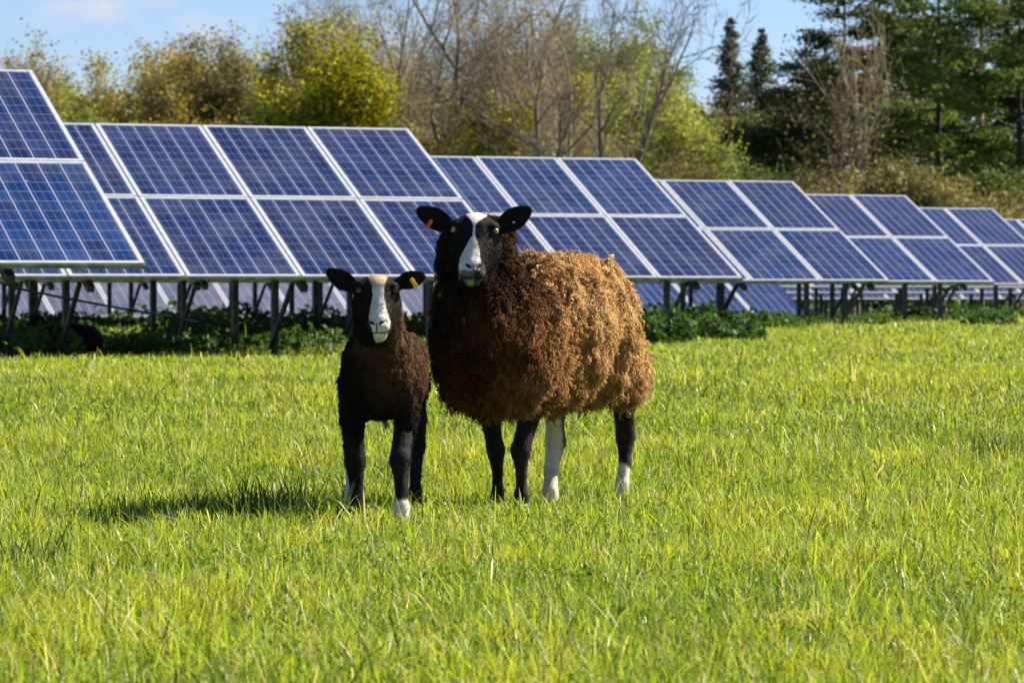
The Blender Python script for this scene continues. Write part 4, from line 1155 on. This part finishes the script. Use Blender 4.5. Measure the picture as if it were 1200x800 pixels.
def ewe_fleece_col(P):
    s = (P - e1) @ (-AX)           # 0 at the chest, grows to the rump
    l = (P - e2) @ LT
    z = P[:, 2]
    n = vnoise(P, 9, 51) * .5 + vnoise(P, 26, 52) * .35; f = vnoise(P, 70, 53)
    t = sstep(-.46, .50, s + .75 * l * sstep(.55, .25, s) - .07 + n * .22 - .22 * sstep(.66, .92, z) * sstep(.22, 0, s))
    dark = np.array([.026, .015, .010]); mid = np.array([.235, .105, .038]); lite = np.array([.68, .42, .18])
    t = t[:, None]; a = np.clip(t * 2, 0, 1); b = np.clip(t * 2 - 1, 0, 1)
    col = dark * (1 - a) + mid * a; col = col * (1 - b) + lite * b
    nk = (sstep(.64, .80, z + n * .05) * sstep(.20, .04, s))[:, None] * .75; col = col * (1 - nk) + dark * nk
    nl_ = sstep(.02, -.14, l + n * .06)[:, None] * sstep(.30, .0, s)[:, None] * .6; col = col * (1 - nl_) + dark * nl_  # shade painted into the coat on the side turned from the sun
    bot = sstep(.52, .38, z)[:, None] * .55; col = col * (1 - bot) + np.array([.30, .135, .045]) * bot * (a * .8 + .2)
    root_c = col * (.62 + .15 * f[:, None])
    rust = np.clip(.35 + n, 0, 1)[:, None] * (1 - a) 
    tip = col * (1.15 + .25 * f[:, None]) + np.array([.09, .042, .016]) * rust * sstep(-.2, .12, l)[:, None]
    yel = (vnoise(P, 38, 55) > .72)[:, None] & (np.abs(z - .72) < .12)[:, None] & (s < .1)[:, None]
    tip = np.where(yel, np.array([.34, .24, .04]), tip)
    return np.clip(root_c, .008, .7), np.clip(tip, .01, .75)
eo = at(556.5, 289.5, 12.740)
EB = [(.125, -.040, .040), (.112, -.040, .045), (.100, -.026, .028), (.085, -.012, .008), (.070, -.0075, .0), (.050, -.0075, -.0005), (.036, -.011, .002), (.020, -.020, .008),
      (.0, -.030, .014), (-.02, -.040, .019), (-.040, -.048, .020), (-.060, -.050, .022), (-.085, -.050, .020), (-.12, -.05, -.03)]
sheep('ewe', 'large brown woolly ewe with white blaze and one white hind leg, standing beside the lamb', ewe_fleece, ewe_body,
      (-.42, 12.6, -.02), (.62, 13.9, 1.03), None, None,
      dict(seed=101, s=1.0, o=eo, yaw=R(0), roll=R(-2), pit=R(0), muz=-.06, kind='ewe', blaze=EB, nhair=26000, hair_len=.006, leg_top=.36,
           ears=[((-.072, -.030, .060), (-.201, -.020, .122), .037), ((.070, -.030, .062), (.185, -.025, .137), .038)],
           tags=[('flag', M_tag_red, (-.150, .004, .083), (0, R(28), R(10))), ('button', M_tag_wht, (.128, -.012, .088), (0, 0, 0))]),
      dict(lumps=[(8, .024, 21), (20, .015, 22), (42, .008, 23)], vox=.0085, shrink=.012, n=82000, coarse=7500, colour=ewe_fleece_col, flow=16, lift=.35, fl_amt=.9, droop=.55, tuft=24, len=.034, r0=.0022, r1=.0009, curl=.0040, wl=.020, K=8, pf=26),
      [(f1[0], f1[1], R(-20)), (f2[0], f2[1], R(-15)), (f3[0], f3[1], R(-20)), (f4[0], f4[1], R(-25))], ewe_leg_col, (.15, 13.38, gz(.15, 13.38)))

# ---------------- the lamb
LTH = R(80)
LAX = np.array([-math.cos(LTH), -math.sin(LTH), 0.0]); LLT = np.array([math.sin(LTH), -math.cos(LTH), 0.0])
RL = np.stack([LLT, LAX, np.array([0, 0, 1.0])])
l1, l2, l3 = at(448, 436, 12.340), at(451, 432, 12.540), at(455, 430, 12.760)
ln0, ln1 = at(446, 415, 12.250), at(443, 366, 12.130)
def lamb_fleece(P):
    P = P.astype(np.float32)
    d = s_ell(P, l1, (.142, .14, .165), RL); d = smin(d, s_ell(P, l2, (.146, .2, .157), RL), .06); d = smin(d, s_ell(P, l3, (.138, .15, .16), RL), .06)
    d = smin(d, s_cone(P, ln0, ln1, .104, .076), .05)
    d = smin(d, s_cone(P, at(416, 455, 12.320), at(413, 500, 12.330), .055, .040), .04)
    d = smin(d, s_cone(P, at(480, 455, 12.280), at(474, 505, 12.260), .055, .038), .04)
    d = smin(d, s_cone(P, at(484, 455, 12.740), at(487, 490, 12.760), .052, .038), .06)
    d = smin(d, s_cone(P, at(412, 455, 12.780), at(411, 492, 12.790), .056, .040), .06)
    d = smin(d, s_ell(P, at(453, 496, 12.600), (.016, .03, .022)), .012)
    return d
g1, g2, g3, g4 = foot(416, 12.380), foot(470.5, 12.140), foot(411, 12.810), foot(487, 12.810)
LL = [
 [(at(418, 450, 12.360), .040), (at(415, 500, 12.360), .032), (at(416, 540, 12.360), .0325), (at(418, 572, 12.370), .0190), (at(417, 592, 12.380), .0225), (g1, .024)],
 [(at(478, 450, 12.330), .038), (at(474, 500, 12.270), .032), (at(469, 538, 12.190), .0330), (at(470, 570, 12.160), .0182), (at(470.5, 594, 12.140), .0235), (g2, .026)],
 [(at(418, 450, 12.780), .04), (at(411, 495, 12.800), .033), (at(412, 525, 12.890), .026), (at(412, 560, 12.850), .0165), (at(411, 578, 12.810), .02), (g3, .021)],
 [(at(484, 450, 12.740), .04), (at(489, 490, 12.760), .031), (at(489, 522, 12.860), .026), (at(487, 555, 12.830), .0175), (at(487, 575, 12.810), .02), (g4, .021)],
]
def lamb_body(P):
    P = P.astype(np.float32)
    d = s_ell(P, l1, (.115, .12, .145), RL); d = smin(d, s_ell(P, l2, (.12, .18, .13), RL), .05); d = smin(d, s_ell(P, l3, (.115, .12, .13), RL), .05)
    d = smin(d, s_cone(P, ln0, ln1, .08, .055), .05)
    for l in LL: d = smin(d, leg(P, l), .03)
    return d
def lamb_leg_col(P):
    n = vnoise(P, 40, 61)
    col = np.tile(BLK, (len(P), 1)) * (1.2 + .6 * n)[:, None]
    px_ = P[:, 0] / P[:, 1] * FPX + 600
    k1 = sstep(.098, .086, P[:, 2] + n * .008) * (np.abs(px_ - 470) < 16) * (P[:, 1] < 12.46)
    k3 = sstep(.19, .17, P[:, 2] + n * .01) * (px_ < 440) * (P[:, 1] > 12.61)
    k = np.clip(k1 + k3, 0, 1)[:, None]
    return col * (1 - k) + np.array([.70, .60, .50]) * (1 + .1 * n[:, None]) * k
def lamb_fleece_col(P):
    n = vnoise(P, 12, 56) * .5 + vnoise(P, 40, 57) * .3; f = vnoise(P, 90, 58)
    l = (P - l2) @ LLT
    t = np.clip(sstep(-.09, .13, l + n * .05) * sstep(.32, .52, P[:, 2]) , 0, 1)[:, None]  # sunlit brown sheen painted into the coat on the sun side
    col = np.array([.017, .012, .010]) * (1 - t) + np.array([.115, .060, .034]) * t
    wb = np.exp(-(np.linalg.norm((P - at(453, 501, 12.600)) * np.array([1, .5, 1]), axis=1) / .022) ** 4)[:, None]
    col = col * (1 - wb) + np.array([.40, .37, .30]) * wb
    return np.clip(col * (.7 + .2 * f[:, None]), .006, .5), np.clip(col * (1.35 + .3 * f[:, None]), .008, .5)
lo_ = at(441.5, 357.5, 12.040)
k_ = 362.0 * .84
def bz(y, l, r): return ((357.5 - y) / k_, (l - 441.5) / k_, (r - 441.5) / k_)
LB = [bz(312, 429, 455), bz(322, 429, 455), bz(328, 432.5, 453), bz(334, 436, 450.5), bz(348, 437, 450), bz(359, 434.5, 452), bz(369, 432.5, 455), bz(376, 433, 457), bz(384, 436, 456), bz(393, 438, 453), bz(400, 440, 450)]
sheep('lamb', 'black brown lamb with broad white blaze and white front foot, facing forward', lamb_fleece, lamb_body,
      (-.72, 11.95, -.02), (-.18, 13.06, .80), None, None,
      dict(seed=202, s=.84, o=lo_, yaw=R(2), roll=R(0), pit=R(0), muz=.10, kind='lamb', blaze=LB, nhair=24000, hair_len=.008, leg_top=.33, hoof=1.0,
           ears=[((-.070, -.030, .060), (-.190, -.022, .132), .036), ((.070, -.030, .078), (.184, -.025, .112), .034)],
           tags=[('flag', M_tag_yel, (.132, .006, .098), (0, R(-28), R(-10)))]),
      dict(lumps=[(14, .006, 24), (36, .005, 25)], vox=.0065, shrink=.010, n=46000, colour=lamb_fleece_col, flow=40, lift=.45, fl_amt=.9, droop=.35, tuft=45, pf=60, len=.014, r0=.0026, r1=.0010, curl=.0030, wl=.011, K=6),
      [(g1[0], g1[1], 0), (g2[0], g2[1], R(5)), (g3[0], g3[1], 0), (g4[0], g4[1], R(5))], lamb_leg_col, (-.43, 12.46, gz(-.43, 12.46)))

# ---------------- black sheep lying in the shade of the second table
def resting_sheep(px, d, label, flip=1, s=1.0, mt=None):
    x0 = (px - 600) / FPX * d; z0 = gz(x0, d)
    def fn(P):
        P = P.astype(np.float32)
        q = s_ell(P, (.10, 0, .20), (.30, .17, .19)); q = smin(q, s_ell(P, (.28, 0, .19), (.17, .16, .17)), .05)
        q = smin(q, s_cone(P, (-.12, 0, .26), (-.25, -.03, .40), .10, .065), .05)
        q = smin(q, s_cone(P, (-.25, -.03, .42), (-.33, -.12, .36), .062, .035), .02)
        for e in (-1, 1): q = smin(q, s_ell(P, (-.26 + e * .08, -.02, .45), (.055, .012, .022)), .012)
        q = smin(q, s_cone(P, (-.12, -.14, .05), (-.26, -.17, .03), .035, .022), .02)
        q = smin(q, s_cone(P, (.20, -.15, .05), (.08, -.20, .03), .035, .022), .02)
        return q + vnoise(P, 22, 71) * .006
    V, Q = surface(fn, (-.45, -.30, -.02), (.50, .25, .55), .013)
    root = empty('sheep', (x0, d, z0)); root.scale = (s * flip, s, s); tag(root, label, 'sheep', 'black sheep lying under the tables')
    link_mesh('body', np_mesh('body', V, Q[:, ::-1], None, np.tile(BLK, (len(V), 1))), M_skin, root)
    t = link_mesh('ear_tag', tag_mesh('flag'), M_tag_yel, root); t.location = (-.17, -.05, .45); t.scale = (1.2,) * 3
resting_sheep(72, 33.2, 'black sheep lying in the shade under the second table, far left', 1, .82)

# ------------------------------------------------------------------ light
SUN_AZ = R(23)      # from +x towards +y (behind)
SUN_EL = R(35)
sd = Vector((math.cos(SUN_EL) * math.cos(SUN_AZ), math.cos(SUN_EL) * math.sin(SUN_AZ), math.sin(SUN_EL)))
sl = bpy.data.lights.new('sun', 'SUN'); sl.energy = 5.0; sl.angle = R(0.53); sl.color = (1.0, 0.93, 0.82)
so = bpy.data.objects.new('sun', sl); C.objects.link(so); so.rotation_euler = (-sd).to_track_quat('-Z', 'Y').to_euler(); so.location = (20, 5, 20)
w = bpy.data.worlds.new('World'); scn.world = w; w.use_nodes = True
nt = w.node_tree; nt.nodes.clear()
wo = nt.nodes.new('ShaderNodeOutputWorld'); bg = nt.nodes.new('ShaderNodeBackground'); bg.inputs[1].default_value = 0.050
sk = nt.nodes.new('ShaderNodeTexSky'); sk.sky_type = 'NISHITA'; sk.sun_disc = False
sk.sun_elevation = SUN_EL; sk.sun_rotation = math.pi / 2 - SUN_AZ
sk.air_density = 1.0; sk.dust_density = 0.1; sk.ozone_density = 4.0; sk.altitude = 600
tc = N(nt, 'ShaderNodeTexCoord'); mp = N(nt, 'ShaderNodeMapping'); mp.inputs['Scale'].default_value = (45, 9, 130); mp.inputs['Location'].default_value = (1.2, 0.3, 0.0)
ns = N(nt, 'ShaderNodeTexNoise', Scale=1.0, Detail=6.0, Roughness=0.55)
L(nt, tc.outputs['Generated'], mp.inputs[0]); L(nt, mp.outputs[0], ns.inputs['Vector'])
cr = N(nt, 'ShaderNodeValToRGB'); cr.color_ramp.elements[0].position = .40; cr.color_ramp.elements[0].color = (0, 0, 0, 1); cr.color_ramp.elements[1].position = .72; cr.color_ramp.elements[1].color = (1, 1, 1, 1)
L(nt, ns.outputs['Fac'], cr.inputs['Fac'])
masks = []
for cx_, cz_, wx_, wz_, am_ in ((-.112, .076, 26, 90, .8), (-.090, .070, 30, 110, .45), (-.060, .064, 22, 90, .35), (.062, .050, 30, 90, .3), (-.3, .12, 9, 26, .8), (.35, .16, 7, 24, .8), (-.1, .2, 7, 26, .7)):
    m1 = N(nt, 'ShaderNodeMapping'); m1.inputs['Location'].default_value = (-cx_ * wx_, 0, -cz_ * wz_); m1.inputs['Scale'].default_value = (wx_, .15, wz_)
    L(nt, tc.outputs['Generated'], m1.inputs[0])
    ln_ = N(nt, 'ShaderNodeVectorMath', _operation='LENGTH'); L(nt, m1.outputs[0], ln_.inputs[0])
    mr = N(nt, 'ShaderNodeMapRange', _interpolation_type='SMOOTHERSTEP'); mr.inputs['From Min'].default_value = 1.1; mr.inputs['From Max'].default_value = .1; mr.inputs['To Min'].default_value = 0; mr.inputs['To Max'].default_value = am_
    L(nt, ln_.outputs['Value'], mr.inputs['Value']); masks.append(mr.outputs[0])
acc = masks[0]
for m_ in masks[1:]:
    a_ = N(nt, 'ShaderNodeMath', _operation='MAXIMUM'); L(nt, acc, a_.inputs[0]); L(nt, m_, a_.inputs[1]); acc = a_.outputs[0]
cm = N(nt, 'ShaderNodeMath', _operation='MULTIPLY'); L(nt, acc, cm.inputs[0]); L(nt, cr.outputs[0], cm.inputs[1])
skt = N(nt, 'ShaderNodeMix', _data_type='RGBA', _blend_type='MULTIPLY'); skt.inputs[0].default_value = 1; skt.inputs[7].default_value = (.92, .93, 1.12, 1); L(nt, sk.outputs[0], skt.inputs[6])
mx = N(nt, 'ShaderNodeMix', _data_type='RGBA'); L(nt, cm.outputs[0], mx.inputs[0]); L(nt, skt.outputs[2], mx.inputs[6]); mx.inputs[7].default_value = (6.3, 5.9, 6.3, 1)
L(nt, mx.outputs[2], bg.inputs[0]); L(nt, bg.outputs[0], wo.inputs[0])

scn.view_settings.view_transform = 'Standard'; scn.view_settings.look = 'None'; scn.view_settings.gamma = 1; scn.view_settings.exposure = 1.4
scn.cycles.max_bounces = 6; scn.cycles.transparent_max_bounces = 8
scn.cycles.use_denoising = True
